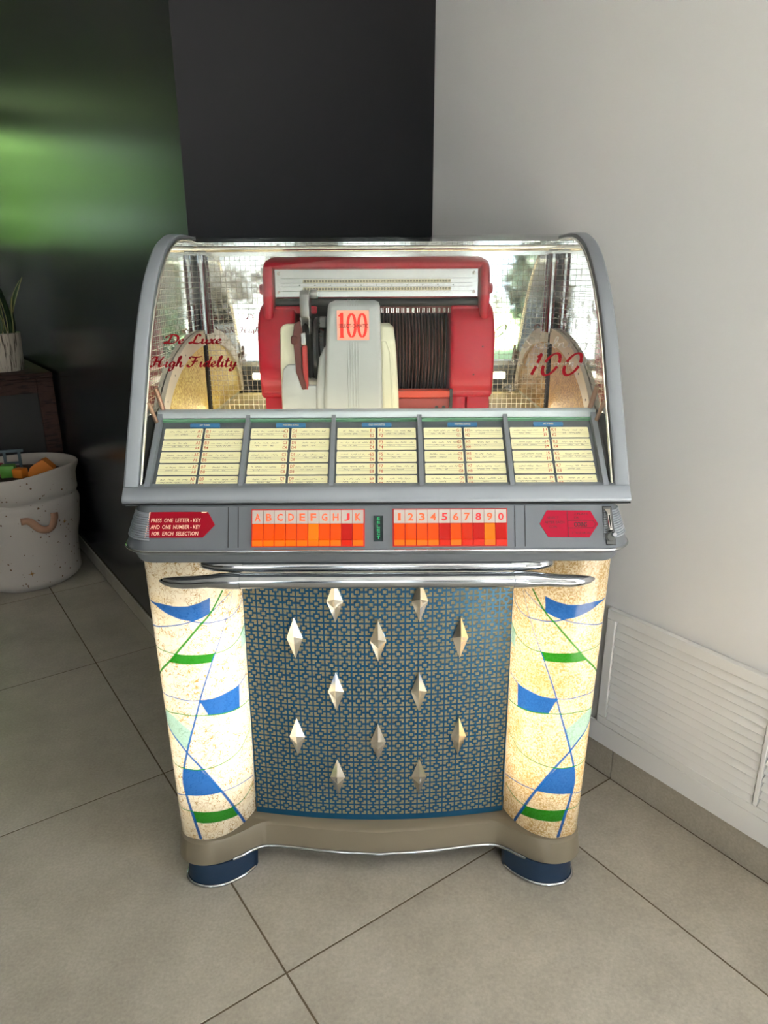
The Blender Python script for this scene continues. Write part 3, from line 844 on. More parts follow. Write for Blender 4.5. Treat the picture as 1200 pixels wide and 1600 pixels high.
LINE = [  # colour, half width start, half width end, points
 (BLUE, .0013, .0006, [(0.097,0.6496),(0.1325,0.6584),(0.165,0.6656),(0.1965,0.6728),(0.232,0.684),(0.254,0.6968),(0.283,0.7128)]),
 (BLUE, .0012, .0007, [(0.1965,0.6728),(0.2195,0.664),(0.246,0.6592),(0.278,0.6568),(0.307,0.6672),(0.3245,0.6896)]),
 (GRN, .0016, .0019, [(0.262,0.7232),(0.232,0.6824),(0.207,0.6576),(0.172,0.6152),(0.144,0.5792),(0.097,0.5304)]),
 (BLUE, .0004, .0030, [(0.29,0.712),(0.2665,0.6576),(0.2415,0.6024),(0.2275,0.572),(0.203,0.5072),(0.1852,0.4472),(0.1595,0.3616),(0.146,0.3128),(0.14,0.2736),(0.1435,0.2376),(0.151,0.196),(0.1655,0.124)]),
 (GRN, .0009, .0010, [(0.0965,0.604),(0.1345,0.6024),(0.16,0.5984),(0.19,0.5952),(0.2355,0.588),(0.266,0.5864),(0.3,0.596),(0.3245,0.62)]),
 (BLUE, .0010, .0010, [(0.097,0.4904),(0.1355,0.4928),(0.164,0.4888),(0.193,0.4856),(0.2225,0.4824),(0.252,0.4832),(0.291,0.4848),(.32,.4990)]),
 (GRN, .0010, .0012, [(0.104,0.4488),(0.146,0.4528),(0.1775,0.4504),(0.2085,0.4456),(0.2485,0.4352),(0.288,0.428),(0.322,0.4264)]),
 (BLUE, .0012, .0028, [(0.0965,0.43),(0.1085,0.4144),(0.1365,0.3848),(0.159,0.3536),(0.1865,0.3128),(0.223,0.24),(0.2535,0.1728),(0.277,0.120)]),
 (GRN, .0010, .0010, [(0.098,0.316),(0.118,0.3144),(0.1475,0.312),(0.1825,0.3112),(0.2155,0.312),(0.2545,0.316),(0.2855,0.3256),(0.3195,0.3512)]),
 (BLUE, .0009, .0010, [(0.0975,0.2224),(0.1435,0.24),(0.1845,0.2432),(0.2245,0.24),(0.2705,0.2328),(0.32,0.2216)]),
 (GRN, .0009, .0010, [(0.1,.198),(0.1175,0.196),(0.1525,0.1968),(0.185,0.1952),(0.249,0.184),(0.2875,0.1872),(0.3175,0.1984)]),
 (CYA, .0007, .0007, [(0.227,0.5696),(0.27,0.564),(0.305,0.5672)]),
 (CYA, .0007, .0007, [(0.179,0.4104),(0.2095,0.3912),(0.244,0.3792),(0.277,0.3784),(0.3065,0.3912)]),
]
def pilaster_data():
    C = np.array(crom(PILC, 24)); S = np.r_[0, np.cumsum(np.linalg.norm(np.diff(C, axis=0), axis=1))]
    ns, nz = 200, 460
    s = np.linspace(0.0, S[-1], ns); z = np.linspace(PZ0, PZ1, nz)
    X = np.interp(s, S, C[:, 0]); Y = np.interp(s, S, C[:, 1])
    SS, ZZ = np.meshgrid(s, z)
    XX = taper(X[None, :], ZZ); YY = np.broadcast_to(Y[None, :], XX.shape)
    col = np.ones((nz, ns, 3)); al = np.zeros((nz, ns))
    px = .0011
    def seg_dist(pts):
        best = np.full(SS.shape, 9.0); tt = np.zeros(SS.shape); n = len(pts) - 1
        for i in range(n):
            a = np.array(pts[i]); d = np.array(pts[i + 1]) - a; L = d @ d + 1e-12
            t = np.clip(((SS - a[0]) * d[0] + (ZZ - a[1]) * d[1]) / L, 0, 1)
            dd = np.hypot(SS - a[0] - t * d[0], ZZ - a[1] - t * d[1])
            m = dd < best; best = np.where(m, dd, best); tt = np.where(m, (i + t) / n, tt)
        return best, tt
    def blend(c, cov):
        nonlocal col, al
        na = cov + al * (1 - cov)
        w = np.where(na > 1e-6, cov / np.maximum(na, 1e-6), 0)[..., None]
        col = col * (1 - w) + np.array(c[:3]) * w; al = na
    for c, P in POLY:
        ins = np.zeros(SS.shape, bool); n = len(P); j = n - 1
        for i in range(n):
            (xi, yi), (xj, yj) = P[i], P[j]
            cnd = (yi > ZZ) != (yj > ZZ)
            ins ^= cnd & (SS < (xj - xi) * (ZZ - yi) / (yj - yi + 1e-12) + xi); j = i
        d, _ = seg_dist(P + [P[0]])
        sd = np.where(ins, d, -d)
        blend(c, np.clip(sd / px + .5, 0, 1) * (.75 if c is CYA else .97))
    for c, w0, w1, P in LINE:
        P = [tuple(p) for p in crom(P, 5)]
        d, t = seg_dist(P)
        w = (w0 + (w1 - w0) * t) * 1.3
        blend(c, np.clip((w - d) / px + .5, 0, 1) * (.6 if c is CYA else .95))
    idx = np.arange(nz * ns).reshape(nz, ns)
    F = np.stack([idx[:-1, :-1], idx[:-1, 1:], idx[1:, 1:], idx[1:, :-1]], -1).reshape(-1, 4)
    return XX, YY, ZZ, col, al, F
_pd = pilaster_data()
def pilaster(sgn, m):
    XX, YY, ZZ, col, al, F = _pd
    me = bpy.data.meshes.new('pilaster')
    V = np.stack([sgn * XX, YY - Y0, ZZ], -1).reshape(-1, 3)
    Fx = F if sgn < 0 else F[:, ::-1]
    nf = len(Fx)
    me.vertices.add(len(V)); me.vertices.foreach_set('co', V.ravel().astype(np.float32))
    me.loops.add(nf * 4); me.loops.foreach_set('vertex_index', Fx.ravel().astype(np.int32))
    me.polygons.add(nf); me.polygons.foreach_set('loop_start', np.arange(0, nf * 4, 4, dtype=np.int32))
    me.update(calc_edges=True); me.validate()
    me.polygons.foreach_set('use_smooth', [True] * nf)
    ca = me.color_attributes.new('print', 'FLOAT_COLOR', 'POINT')
    ca.data.foreach_set('color', np.concatenate([col, al[..., None]], -1).reshape(-1).astype(np.float32))
    me.materials.append(m)
    o = place('pilaster', me, jb)
    o['label'] = 'glowing cream fibre pilaster printed with blue and green shapes'
    x = sgn * .378
    tube('fluorescent_tube', [(x, 1.385, .23), (x, 1.385, .45), (sgn * .382, 1.385, .70)], .013, M_tube, o, 12)
    return o
pilaster(-1, M_pilL); pilaster(1, M_pilR)

# grille ---------------------------------------------------------------------
def gy(x): return 1.366 + .030 * (x / .3) ** 2
def grille():
    cell = .02957; n_c = 20; zb = .134; n_r = 21
    br = [0, .06, .25, .36, .42, .58, .64, .75, .94, 1.0]
    mid = [(br[i] + br[i + 1]) / 2 for i in range(9)]
    def hole(u, w):
        if .36 < u < .64 and .36 < w < .64: return True
        uu, ww = min(u, 1 - u), min(w, 1 - w)
        return .06 < uu < .42 and .06 < ww < .42 and not (uu > .25 and ww > .25)
    nx = n_c * 9; nz = n_r * 9
    xs = [(-n_c / 2 + c + b) * cell for c in range(n_c) for b in br[:-1]] + [n_c / 2 * cell]
    zs = [zb + (r + b) * cell for r in range(n_r) for b in br[:-1]] + [zb + n_r * cell]
    solid = np.zeros((nz + 1, nx), bool)
    for r in range(nz):
        for c in range(nx):
            solid[r + 1, c] = not hole(mid[c % 9], mid[r % 9])
    solid[0, :] = True                       # bottom rim
    zs = [PLT + .001] + zs
    used = {}; v = []; f = []
    th = .0010
    def vid(i, j, back):
        k = (i, j, back)
        if k not in used:
            used[k] = len(v); x = xs[j]
            v.append((x * (1 - .014 * (zs[i] - .13) / .6), gy(x) + (th if back else 0), zs[i]))
        return used[k]
    H, W = solid.shape
    for i in range(H):
        for j in range(W):
            if not solid[i, j]: continue
            f.append((vid(i, j, 0), vid(i, j + 1, 0), vid(i + 1, j + 1, 0), vid(i + 1, j, 0)))
            for di, dj, p, q in ((0, -1, (0, 0), (1, 0)), (0, 1, (1, 1), (0, 1)), (-1, 0, (0, 1), (0, 0)), (1, 0, (1, 0), (1, 1))):
                a, b = i + di, j + dj
                if not (0 <= a < H and 0 <= b < W and solid[a, b]):
                    f.append((vid(i + p[0], j + p[1], 0), vid(i + q[0], j + q[1], 0), vid(i + q[0], j + q[1], 1), vid(i + p[0], j + p[1], 1)))
    o = mk('grille_screen', v, f, M_blue, jb, None)
    o['label'] = 'teal blue metal screen pierced with a square key pattern'
    xs2 = np.linspace(-.291, .291, 40)
    v, f = sheet_g([[(x, gy(x) + .0014, z) for x in xs2] for z in (.121, .78)])
    mk('grille_cloth', v, f, M_gold, jb, 60)
    # studs
    me = None
    for (x, z) in [(-.091, .690), (.089, .690), (-.181, .599), (0, .597), (.178, .598), (-.094, .470), (.089, .470), (-.186, .347), (-.002, .340), (.181, .347), (-.096, .243), (.092, .243)]:
        if me is None:
            w, h, d = .0190, .0535, .016
            outer = [(0, h), (w, 0), (0, -h), (-w, 0)]
            v = [(a, 0, b) for a, b in outer] + [(a * .93, -.0035, b * .93) for a, b in outer]
            v += [(0, -d, .010), (0, -d * .86, -.012), (.0052, -d * .70, -.001), (-.0052, -d * .70, -.001)]
            f = [(i, (i + 1) % 4, (i + 1) % 4 + 4, i + 4) for i in range(4)]
            f += [(4, 5, 8), (7, 4, 8), (5, 6, 9), (6, 7, 9), (5, 10, 8), (5, 9, 10), (7, 8, 11), (7, 11, 9), (8, 10, 9), (8, 9, 11)]
            global OFF
            keep = OFF; OFF = Vector((0, 0, 0)); o = mk('diamond_stud', v, f, M_champ, jb, None); OFF = keep; me = o.data
        else: o = place('diamond_stud', me, jb)
        o.location = (x, gy(x) - .0005 - Y0, z); o.rotation_euler = (0, 0, math.atan(.2 * x))
grille()

# chrome bars under the shelf --------------------------------------------------
box('grille_header', -.30, .30, 1.30, 1.40, .748, .83, M_chromew, jb, .004)
tube('upper_bar', [(x, 1.268, .812) for x in np.linspace(-.285, .285, 14)], .0115, M_chrome, jb, 18)
tube('lower_bar', [(x, 1.250, .789) for x in np.linspace(-.272, .272, 14)], .0150, M_chrome, jb, 20)
for s in (-1, 1):
    R = []
    st = [(.262, 1.250, .789, .0165, .0165), (.276, 1.250, .789, .0170, .0168), (.300, 1.250, .789, .0160, .0155), (.326, 1.252, .788, .0145, .0125),
          (.350, 1.255, .785, .0150, .0125), (.375, 1.258, .783, .0145, .0125), (.398, 1.262, .782, .0115, .0105), (.414, 1.266, .782, .0075, .0075), (.424, 1.269, .782, .0015, .0020)]
    for (x, y, z, ry, rz) in st:
        R.append([(s * x, y + ry * math.cos(t), z + rz * math.sin(t)) for t in [2 * math.pi * k / 20 for k in range(20)]])
    v, f = rings_g(R); mk('bar_end_cap', v, f, M_chrome, jb, 60)
    R = []
    for (x, y, z, r) in [(.258, 1.268, .813, .0125), (.285, 1.268, .813, .0130), (.312, 1.270, .813, .0118), (.335, 1.276, .813, .0095), (.345, 1.284, .812, .0085)]:
        R.append([(s * x, y + r * math.cos(t), z + r * math.sin(t)) for t in [2 * math.pi * k / 18 for k in range(18)]])
    v, f = rings_g(R); mk('bar_bracket', v, f, M_chrome, jb, 60)

# selector shelf ------------------------------------------------------------
def shelf_path(n=0.0):
    """front line of the shelf in plan at outward offset n, from left back round to right back"""
    r = .058 + n; cx, cy = .482 - .058, 1.232 + .058
    pts = [(.482 + n, 1.88)] + [(cx + r * math.cos(t), cy - r * math.sin(t)) for t in [math.pi / 2 * k / 10 for k in range(11)]]
    return [(-x, y) for x, y in pts] + list(reversed(pts))
PROF = [(-.060, .9375), (-.032, .9375), (-.029, .9355), (-.0012, .8640), (.0008, .8600), (.0008, .8545), (-.004, .8500), (-.012, .8450), (-.018, .8300), (-.022, .8260), (-.062, .8180)]
rows = [[(x, y, z) for x, y in shelf_path(n)] for n, z in PROF]
v, f = sheet_g(rows)
# close underside and top
k0 = len(v); nn = len(rows[0])
f.append(tuple(range(nn))); f.append(tuple(len(v) - nn + i for i in range(nn - 1, -1, -1)))
shelf = mk('selector_shelf', v, f, M_grey, jb, 35)
tube('lip_trim', [(x, y, .8575) for x, y in shelf_path(.001)], .0028, M_chrome, shelf, 8)
PU = Vector((0, .0278, .0715)).normalized(); PN = Vector((0, -PU.z, PU.y))
def on_panel(x, z, out=0.0):
    """point of the sloping front at height z"""
    y = 1.2332 + (z - .864) * (.0278 / .0715)
    return Vector((x, y, z)) + PN * out
def panel_poly(name, pts, out0, out1, m, parent):
    v = [on_panel(x, z, out0) for x, z in pts] + [on_panel(x, z, out1) for x, z in pts]; n = len(pts)
    f = [tuple(range(n)), tuple(range(2 * n - 1, n - 1, -1))] + [(i, (i + 1) % n, (i + 1) % n + n, i + n) for i in range(n)]
    return mk(name, v, f, m, parent)
for x0, x1 in ((-.282, -.272), (-.262, -.2545), (.2545, .262), (.272, .282)):
    xt, xb = (x0 + x1) / 2, (x0 + x1) / 2
    panel_poly('seam', [(xt - .0006, .864), (xt + .0006, .864), (xt + .0006, .935), (xt - .0006, .935)], -.001, .0006, M_seam, shelf)
for s in (-1, 1):   # ridged ends that wrap round the corners
    g = Geo()
    base = [p for p in (shelf_path(0) if s > 0 else list(reversed(shelf_path(0)))) if p[0] * s > .30 and p[1] < 1.40]
    st = .445 if s < 0 else .448
    for k in range(12):
        z = .879 + k * .0041; n = -(z - .862) * .39 + .0006
        P = [p for p in shelf_path(n) if p[0] * s > .42 and p[1] < 1.38]
        yy = min(q[1] for q in shelf_path(n)); P = [(s * .4275, yy)] + (P if s > 0 else list(reversed(P)))
        P.sort(key=lambda q: (q[1], abs(q[0])))
        g.add(*tube_g([(x, y, z) for x, y in P], .0021, 6))
    g.obj('ridged_trim', M_grey2, shelf, 50)

pl = panel_poly('instruction_plate', [(-.4325, .8815), (-.324, .8815), (-.3015, .9035), (-.3145, .9265), (-.4235, .9265)], -.001, .0016, M_plate, jb)
pl['label'] = 'crimson arrow plate with instructions'
g = Geo()
for k, (s, xa, xb, z) in enumerate([('PRESS  ONE  LETTER - KEY', -.4205, -.3285, .9085), ('AND  ONE  NUMBER - KEY', -.4215, -.329, .8970), ('FOR  EACH  SELECTION', -.4195, -.333, .8855)]):
    put_text(g, s, xb - xa, .0072, on_panel((xa + xb) / 2, z, .0020), (1, 0, 0), PU, .012, .12)
g.obj('lettering', M_platet, pl)
g = Geo()   # worn edge of the plate
for q in ([(-.4325, .8815), (-.4305, .8815), (-.4215, .9265), (-.4235, .9265)], [(-.326, .9245), (-.3195, .9245), (-.3150, .9265), (-.3265, .9265)]):
    g.add([on_panel(x, z, .0019) for x, z in q], [(0, 1, 2, 3)])
g.obj('worn_edge', M_platet, pl)['kind'] = 'stuff'
hx = panel_poly('coin_plate', [(.3045, .9030), (.3200, .8800), (.3965, .8790), (.4135, .9020), (.3990, .9255), (.3180, .9265)], -.001, .0016, M_plate2, jb)
hx['label'] = 'raspberry hexagonal coin plate'
g = Geo()
def pline(x0, z0, x1, z1, w=.0004):
    a, b = on_panel(x0, z0, .0020), on_panel(x1, z1, .0020); d = (b - a).normalized(); n = d.cross(PN).normalized() * w
    g.add([a + n, b + n, b - n, a - n], [(0, 1, 2, 3)])
pline(.3555, .9255, .3575, .8800); pline(.3565, .9085, .4035, .9085); pline(.3565, .8955, .4035, .8955)
pline(.4035, .9085, .4085, .9020); pline(.4085, .9020, .4035, .8955)
for s, xa, xb, z, h in [('SELECT', .3185, .340, .9115, .0045), ('AFTER EACH', .3135, .3505, .9035, .0045), ('COIN', .322, .336, .8955, .0045),
                        ('2 PLAYS', .3685, .394, .9185, .0036), ('OR', .3685, .377, .9115, .0044), ('COINS', .368, .3925, .8975, .0092), ('1 TO 5 OR 25c', .365, .399, .8855, .0036)]:
    put_text(g, s, xb - xa, h, on_panel((xa + xb) / 2, z, .0020), (1, 0, 0), PU, .0 if h < .006 else .02)
g.obj('lettering', M_plate2t, hx)

# coin slot
cs = panel_poly('coin_slot', [(.4285, .8660), (.4465, .8650), (.4385, .9330), (.4215, .9330)], -.001, .0010, M_seam, jb)
ins = panel_poly('escutcheon', [(.4290, .8675), (.4455, .8665), (.4378, .9318), (.4225, .9318)], -.001, .0018, M_greyd, cs)
g = Geo()
P = [(.4255, .9285, .003), (.4355, .9285, .003), (.4395, .889, .003), (.4295, .889, .003), (.4285, .920, .010), (.4335, .920, .010), (.4365, .892, .011), (.4325, .892, .011)]
g.add([on_panel(*p) for p in P], [(0, 1, 5, 4), (1, 2, 6, 5), (2, 3, 7, 6), (3, 0, 4, 7), (4, 5, 6, 7), (3, 2, 1, 0)])
g.obj('chute', M_chromew, cs)
g = Geo(); g.add([on_panel(x, z, .0112) for x, z in ((.4302, .9175), (.4325, .9175), (.4350, .8945), (.4330, .8945))], [(0, 1, 2, 3)])
g.obj('slot_opening', M_seam, cs)
def disc_on_panel(name, x, z, r, o0, o1, m, parent, seg=20):
    ux, uy = Vector((1, 0, 0)), PU
    rr = [[on_panel(x, z, o) + ux * (q * math.cos(t)) + uy * (q * math.sin(t)) for t in [2 * math.pi * k / seg for k in range(seg)]] for q, o in ((r, o0), (r, o1 * .8), (r * .75, o1))]
    v, f = rings_g(rr); return mk(name, v, f, m, parent, 40)
disc_on_panel('reject_button', .4345, .8800, .0088, .001, .010, M_greyd, cs)
disc_on_panel('reject_button', .4395, .8835, .0052, .004, .017, M_chrome, cs)

# SELECT window
sw = panel_poly('select_window', [(-.0055, .8735), (.0125, .8735), (.0125, .9185), (-.0055, .9185)], -.001, .0012, mat('select_window_dark', srgb(14, 34, 36), rough=.2), jb)
g = Geo()
for k, ch in enumerate('SELECT'):
    put_text(g, ch, .0060, .0050, on_panel(.0035, .9110 - k * .0066, .0016), (1, 0, 0), PU, .01)
g.obj('lettering', M_seltx, sw)

# keys
def key_bank(chars, xa, xb, mats):
    n = len(chars); w = (xb - xa) / n
    for k, ch in enumerate(chars):
        c = xa + w * (k + .5); hw = w / 2 - .0010
        kx = jb
        m, tm = mats[k]
        # lower lit key: flat face, ledge near the foot
        prof = [(.8665, .001), (.8665, .0075), (.8760, .0105), (.8775, .0075), (.9045, .0052), (.9045, .001)]
        v = []; 
        for sx in (-1, 1):
            for z, o in prof: v.append(on_panel(c + sx * hw, z, o))
        nn = len(prof)
        f = [tuple(range(nn)), tuple(range(2 * nn - 1, nn - 1, -1))] + [(i, (i + 1) % nn, (i + 1) % nn + nn, i + nn) for i in range(nn)]
        ky = mk('selection_key', v, f, None, jb, mats=[m[0], m[1]], fmat=[0, 0] + [1 if i in (0, 1) else 0 for i in range(nn)])
        lab = panel_poly('key_label', [(c - hw - .0006, .9052), (c + hw + .0006, .9052), (c + hw + .0006, .9285), (c - hw - .0006, .9285)], .001, .0046, M_keyl, ky)
        g = Geo(); put_text(g, ch, .0052 if ch == '1' else .0105, .0140, on_panel(c, .9095, .0050), (1, 0, 0), PU, .018)
        g.obj('lettering', tm, ky)
K_LER = key_mat('red_key_ledge', srgb(250, 48, 8), 0.6)
O_, B_, R_, I_ = ((K_OR, K_LED), M_keyt), ((K_BR, K_LED), M_keyt), ((K_RE, K_LER), M_keytd), ((K_MI, K_LER), M_keyt)
key_bank('ABCDEFGHJK', -.2315, -.0240, [O_, O_, O_, O_, O_, B_, O_, O_, R_, O_])
key_bank('1234567890', .0320, .2420, [O_, O_, O_, O_, R_, O_, I_, R_, B_, R_])
panel_poly('key_bed', [(-.2335, .8645), (-.0220, .8645), (-.0220, .9305), (-.2335, .9305)], -.001, .0008, mat('red_key_bed', srgb(150, 20, 10), rough=.5, emit=srgb(214, 24, 6), emit_s=.35), jb)
panel_poly('key_bed', [(.0300, .8645), (.2440, .8645), (.2440, .9305), (.0300, .9305)], -.001, .0008, MATS['red_key_bed'], jb)

# dome ----------------------------------------------------------------------
ARCH = [(1.266, .9400), (1.318, 1.033), (1.385, 1.144), (1.440, 1.237), (1.520, 1.333), (1.608, 1.400), (1.690, 1.430), (1.770, 1.4385), (1.885, 1.4385)]
arch = [tuple(p) for p in crom(ARCH, 8)]
def offs(curve, d):
    out = []
    for i, p in enumerate(curve):
        a, b = curve[max(i - 1, 0)], curve[min(i + 1, len(curve) - 1)]
        t = np.array(b) - np.array(a); t = t / np.linalg.norm(t)
        out.append((p[0] + t[1] * d, p[1] - t[0] * d))     # inward = towards the inside (back/below)
    return out
inner = offs(arch, .020)
for s in (-1, 1):
    sec = []
    def ring(p, q, p2, q2):
        return None
    R = []
    o1, i1 = arch, inner
    for k in range(len(arch)):
        p, q = np.array(o1[k]), np.array(i1[k]); d = (q - p)
        pts = [(.4505, p + d * .12), (.4545, p), (.4735, p), (.4775, p + d * .15), (.4775, q), (.4505, q)]
        R.append([(s * x, w[0], w[1]) for x, w in pts])
    v, f = rings_g(R); mk('dome_arch', v, f, M_grey2, jb, 35)
    # inner bright trim of the arch
    tr = offs(arch, .012)
    tube('arch_trim', [(s * .4475, y, z) for y, z in tr], .0032, M_champ, jb, 8)
    # outer side plate
    poly = [(1.275, .935)] + [(y, z) for y, z in inner] + [(1.885, .935)]
    prism('side_plate', poly, s * .468, s * .474, 'x', M_greyd, jb, smooth=None)
    # mirrored lining
    zb = 1.083
    dl = [(y, z) for y, z in offs(arch, .010) if .945 < z < zb]
    dl = [(dl[0][0], .946)] + dl + [(dl[-1][0] + .01, zb), (1.440, zb), (1.440, .946)]
    prism('side_lining', dl, s * .4485, s * .4515, 'x', M_black, jb, smooth=None)
    prism('side_lining', [(1.441, .946), (1.441, zb), (1.862, zb), (1.862, .946)], s * .4485, s * .4515, 'x', M_cream, jb, smooth=None)
    lin = [(y, z) for y, z in offs(arch, .010) if z > zb]
    x = s * .4490
    lin = [(lin[0][0] - .002, zb)] + [p for p in lin if p[0] < 1.860 and p[1] > zb] + [(1.862, 1.4275), (1.862, zb)]
    me = mk('side_mirror', [(x, y, z) for y, z in lin], [tuple(range(len(lin)))], M_mirror, jb)
    uv = me.data.uv_layers.new(name='uv')
    for lp in me.data.loops:
        co = me.data.vertices[lp.vertex_index].co; uv.data[lp.index].uv = (co.y + 3, co.z)
# front bar of the dome
barp = [(1.266, .9400), (1.262, .9440), (1.2635, .9500), (1.279, .9680), (1.300, .9700), (1.300, .9400)]
prism('dome_sill', barp, -.4765, .4765, 'x', M_grey2, jb, .0012, 1)
box('dome_gasket', -.476, .476, 1.264, 1.30, .9374, .9402, M_seam, jb)
bm_ = mk('back_mirror', [(-.449, 1.862, .99), (.449, 1.862, .99), (.449, 1.862, 1.425), (-.449, 1.862, 1.425)], [(0, 1, 2, 3)], M_mirror, jb)
uv = bm_.data.uv_layers.new(name='uv')
for lp in bm_.data.loops:
    co = bm_.data.vertices[lp.vertex_index].co; uv.data[lp.index].uv = (co.x + 5, co.z)
box('dome_floor', -.449, .449, 1.43, 1.862, .975, .990, mat('warm_cream_paint', srgb(232, 214, 160), rough=.6), jb)
tube('rear_rail', [(-.449, 1.853, 1.409), (0, 1.853, 1.409), (.449, 1.853, 1.409)], .0075, M_champ, jb, 10)
box('rear_rail', -.449, .449, 1.852, 1.861, 1.392, 1.402, M_chromew, jb)
for s in (-1, 1):
    tube('corner_post', [(s * .434, 1.848, 1.208), (s * .434, 1.848, 1.395)], .0125, M_chrome, jb, 16)
    box('corner_seam', min(s * .4385, s * .4485), max(s * .4385, s * .4485), 1.852, 1.8615, .99, 1.207, M_seam, jb)
# curved glass
gl = [p for p in offs(arch, .004)]
gl = gl[2:]; gi = offs(gl, .004)
R = []
xs = np.linspace(-.4515, .4515, 2)
v = [(x, y, z) for y, z in gl for x in (-.4515, .4515)] + [(x, y, z) for y, z in gi for x in (-.4515, .4515)]
n = len(gl); f = []
for i in range(n - 1):
    f.append((2 * i, 2 * i + 1, 2 * i + 3, 2 * i + 2)); b = 2 * n
    f.append((b + 2 * i, b + 2 * i + 2, b + 2 * i + 3, b + 2 * i + 1))
    f.append((2 * i, 2 * i + 2, b + 2 * i + 2, b + 2 * i)); f.append((2 * i + 1, b + 2 * i + 1, b + 2 * i + 3, 2 * i + 3))
f.append((0, 2 * n, 2 * n + 1, 1)); f.append((2 * n - 2, 2 * n - 1, 4 * n - 1, 4 * n - 2))
glass = mk('dome_glass', v, f, M_glass, jb, 60)
glass['label'] = 'clear curved glass with red script lettering'
# lettering on the glass: (x, arc length) -> surface
_gp = np.array(gl); _gs = np.r_[0, np.cumsum(np.linalg.norm(np.diff(_gp, axis=0), axis=1))]
def arc_of_z(z): return float(np.interp(z, _gp[:, 1], _gs))
def on_glass(x, s, out=.0007):
    y = np.interp(s, _gs, _gp[:, 0]); z = np.interp(s, _gs, _gp[:, 1])
    y2 = np.interp(s + .002, _gs, _gp[:, 0]); z2 = np.interp(s + .002, _gs, _gp[:, 1])
    t = np.array((y2 - y, z2 - z)); t = t / (np.linalg.norm(t) + 1e-9)
    return (x, y - t[1] * out, z + t[0] * out)
def glass_script(name, s, x0, x1, z, h, m, bold=1.0):
    V, F, adv = script_text(s, bold); s0 = arc_of_z(z)
    xs = [p[0] for p in V]; a, b = min(xs), max(xs)
    v = [on_glass(x0 + (p[0] - a) / (b - a) * (x1 - x0), s0 + p[1] * h) for p in V]
    return mk(name, v, F, m, glass)
glass_script('lettering', 'De Luxe', -.4200, -.3040, 1.2185, .0200, M_glassred, 1.25)
glass_script('lettering', 'High Fidelity', -.4450, -.2720, 1.1765, .0215, M_glassred, 1.25)
glass_script('lettering', 'Seeburg', .2850, .4200, 1.2080, .0230, M_glasswht, .38)
glass_script('lettering', 'Select-o-matic', .2550, .4400, 1.1745, .0170, M_glasswht, .38)
g100 = Geo()
s0 = arc_of_z(1.1590)
def stroke100(path, wmin, wmax):
    v, f = ribbon(path, wmin, wmax, nib=math.radians(20), n=8)
    g100.add([on_glass(.3130 + p[0], s0 + p[1], .0009) for p in v], f)
def clipped(pts, lo, hi):
    """stroke cut where the pale line of lettering crosses it"""
    P = [tuple(p) for p in crom(pts, 10)]; run = []
    for p in P + [(0, 99)]:
        if (p[1] < lo or p[1] > hi) and p[1] < 50: run.append(p)
        else:
            if len(run) > 2: stroke100(run[::2] if len(run) > 5 else run, .0032, .0068)
            run = []
LO, HI = .0190, .0240
clipped([(-.010, 0), (.002, .022), (.013, .044)], LO, HI)
clipped([(.004, .036), (.009, .040), (.013, .044)], LO, HI)
for dx in (.030, .072):
    ring_ = []
    for k in range(17):
        t = 2 * math.pi * k / 16 + .6
        ring_.append((dx + .0135 * math.cos(t) + .55 * (.022 * math.sin(t)), .0215 + .0225 * math.sin(t)))
    clipped(ring_, LO, HI)
g100.obj('lettering', M_glassred, glass)

# speaker openings on the sides ------------------------------------------------
for s in (-1, 1):
    x0, x1 = s * .4475, s * .4385
    def arc(rz, ry, z0, n=22):
        return [(1.852 - ry * math.sin(math.pi / 2 * k / n), z0 + rz * math.cos(math.pi / 2 * k / n)) for k in range(n + 1)]
    out = arc(.217, .438, 1.0); inn = arc(.180, .398, 1.0)
    poly = out + list(reversed(inn))
    R = []
    for k in range(len(out)):
        (yo, zo), (yi, zi) = out[k], inn[k]
        R.append([(x0, yo, zo), (x1, yo, zo), (x1, yi, zi), (x0, yi, zi)])
    v, f = rings_g(R); fr = mk('speaker_frame', v, f, mat('pale_frame', srgb(216, 206, 188), rough=.5), jb, 40)
    g = Geo()
    for k in (3, 7, 11, 15, 18):
        y, z = (np.array(out[k]) + np.array(inn[k])) / 2
        g.add(*lathe_g([(.0, -.001), (.0022, -.001), (.0022, .0008), (0, .0012)], 8, 'x', (x1 - s * .0, y, z)))
    g.obj('screw', M_greyd, fr)
    pan = [(1.852, 1.0)] + [(y, z) for y, z in inn]
    xp = s * .4455
    # the mesh bows a little towards the middle
    ctr = (1.72, 1.06)
    rows = []
    for q in np.linspace(0, 1, 7):
        rows.append([(xp - s * .012 * (1 - q ** 2), ctr[0] + (y - ctr[0]) * q, ctr[1] + (z - ctr[1]) * q) for y, z in pan + [pan[0]]])
    v, f = sheet_g(rows); mk('speaker_mesh', v, f, M_amber if s < 0 else M_amber2, jb, 60)
    # hinge stays of the dome
    tube('dome_stay', [(s * .436, 1.405, 1.135), (s * .428, 1.425, 1.075)], .0052, mat('copper_stay', srgb(176, 140, 118), rough=.35, metal=.5), jb, 8)
    tube('dome_stay', [(s * .445, 1.378, 1.112), (s * .436, 1.400, 1.060)], .0045, MATS['copper_stay'], jb, 8)

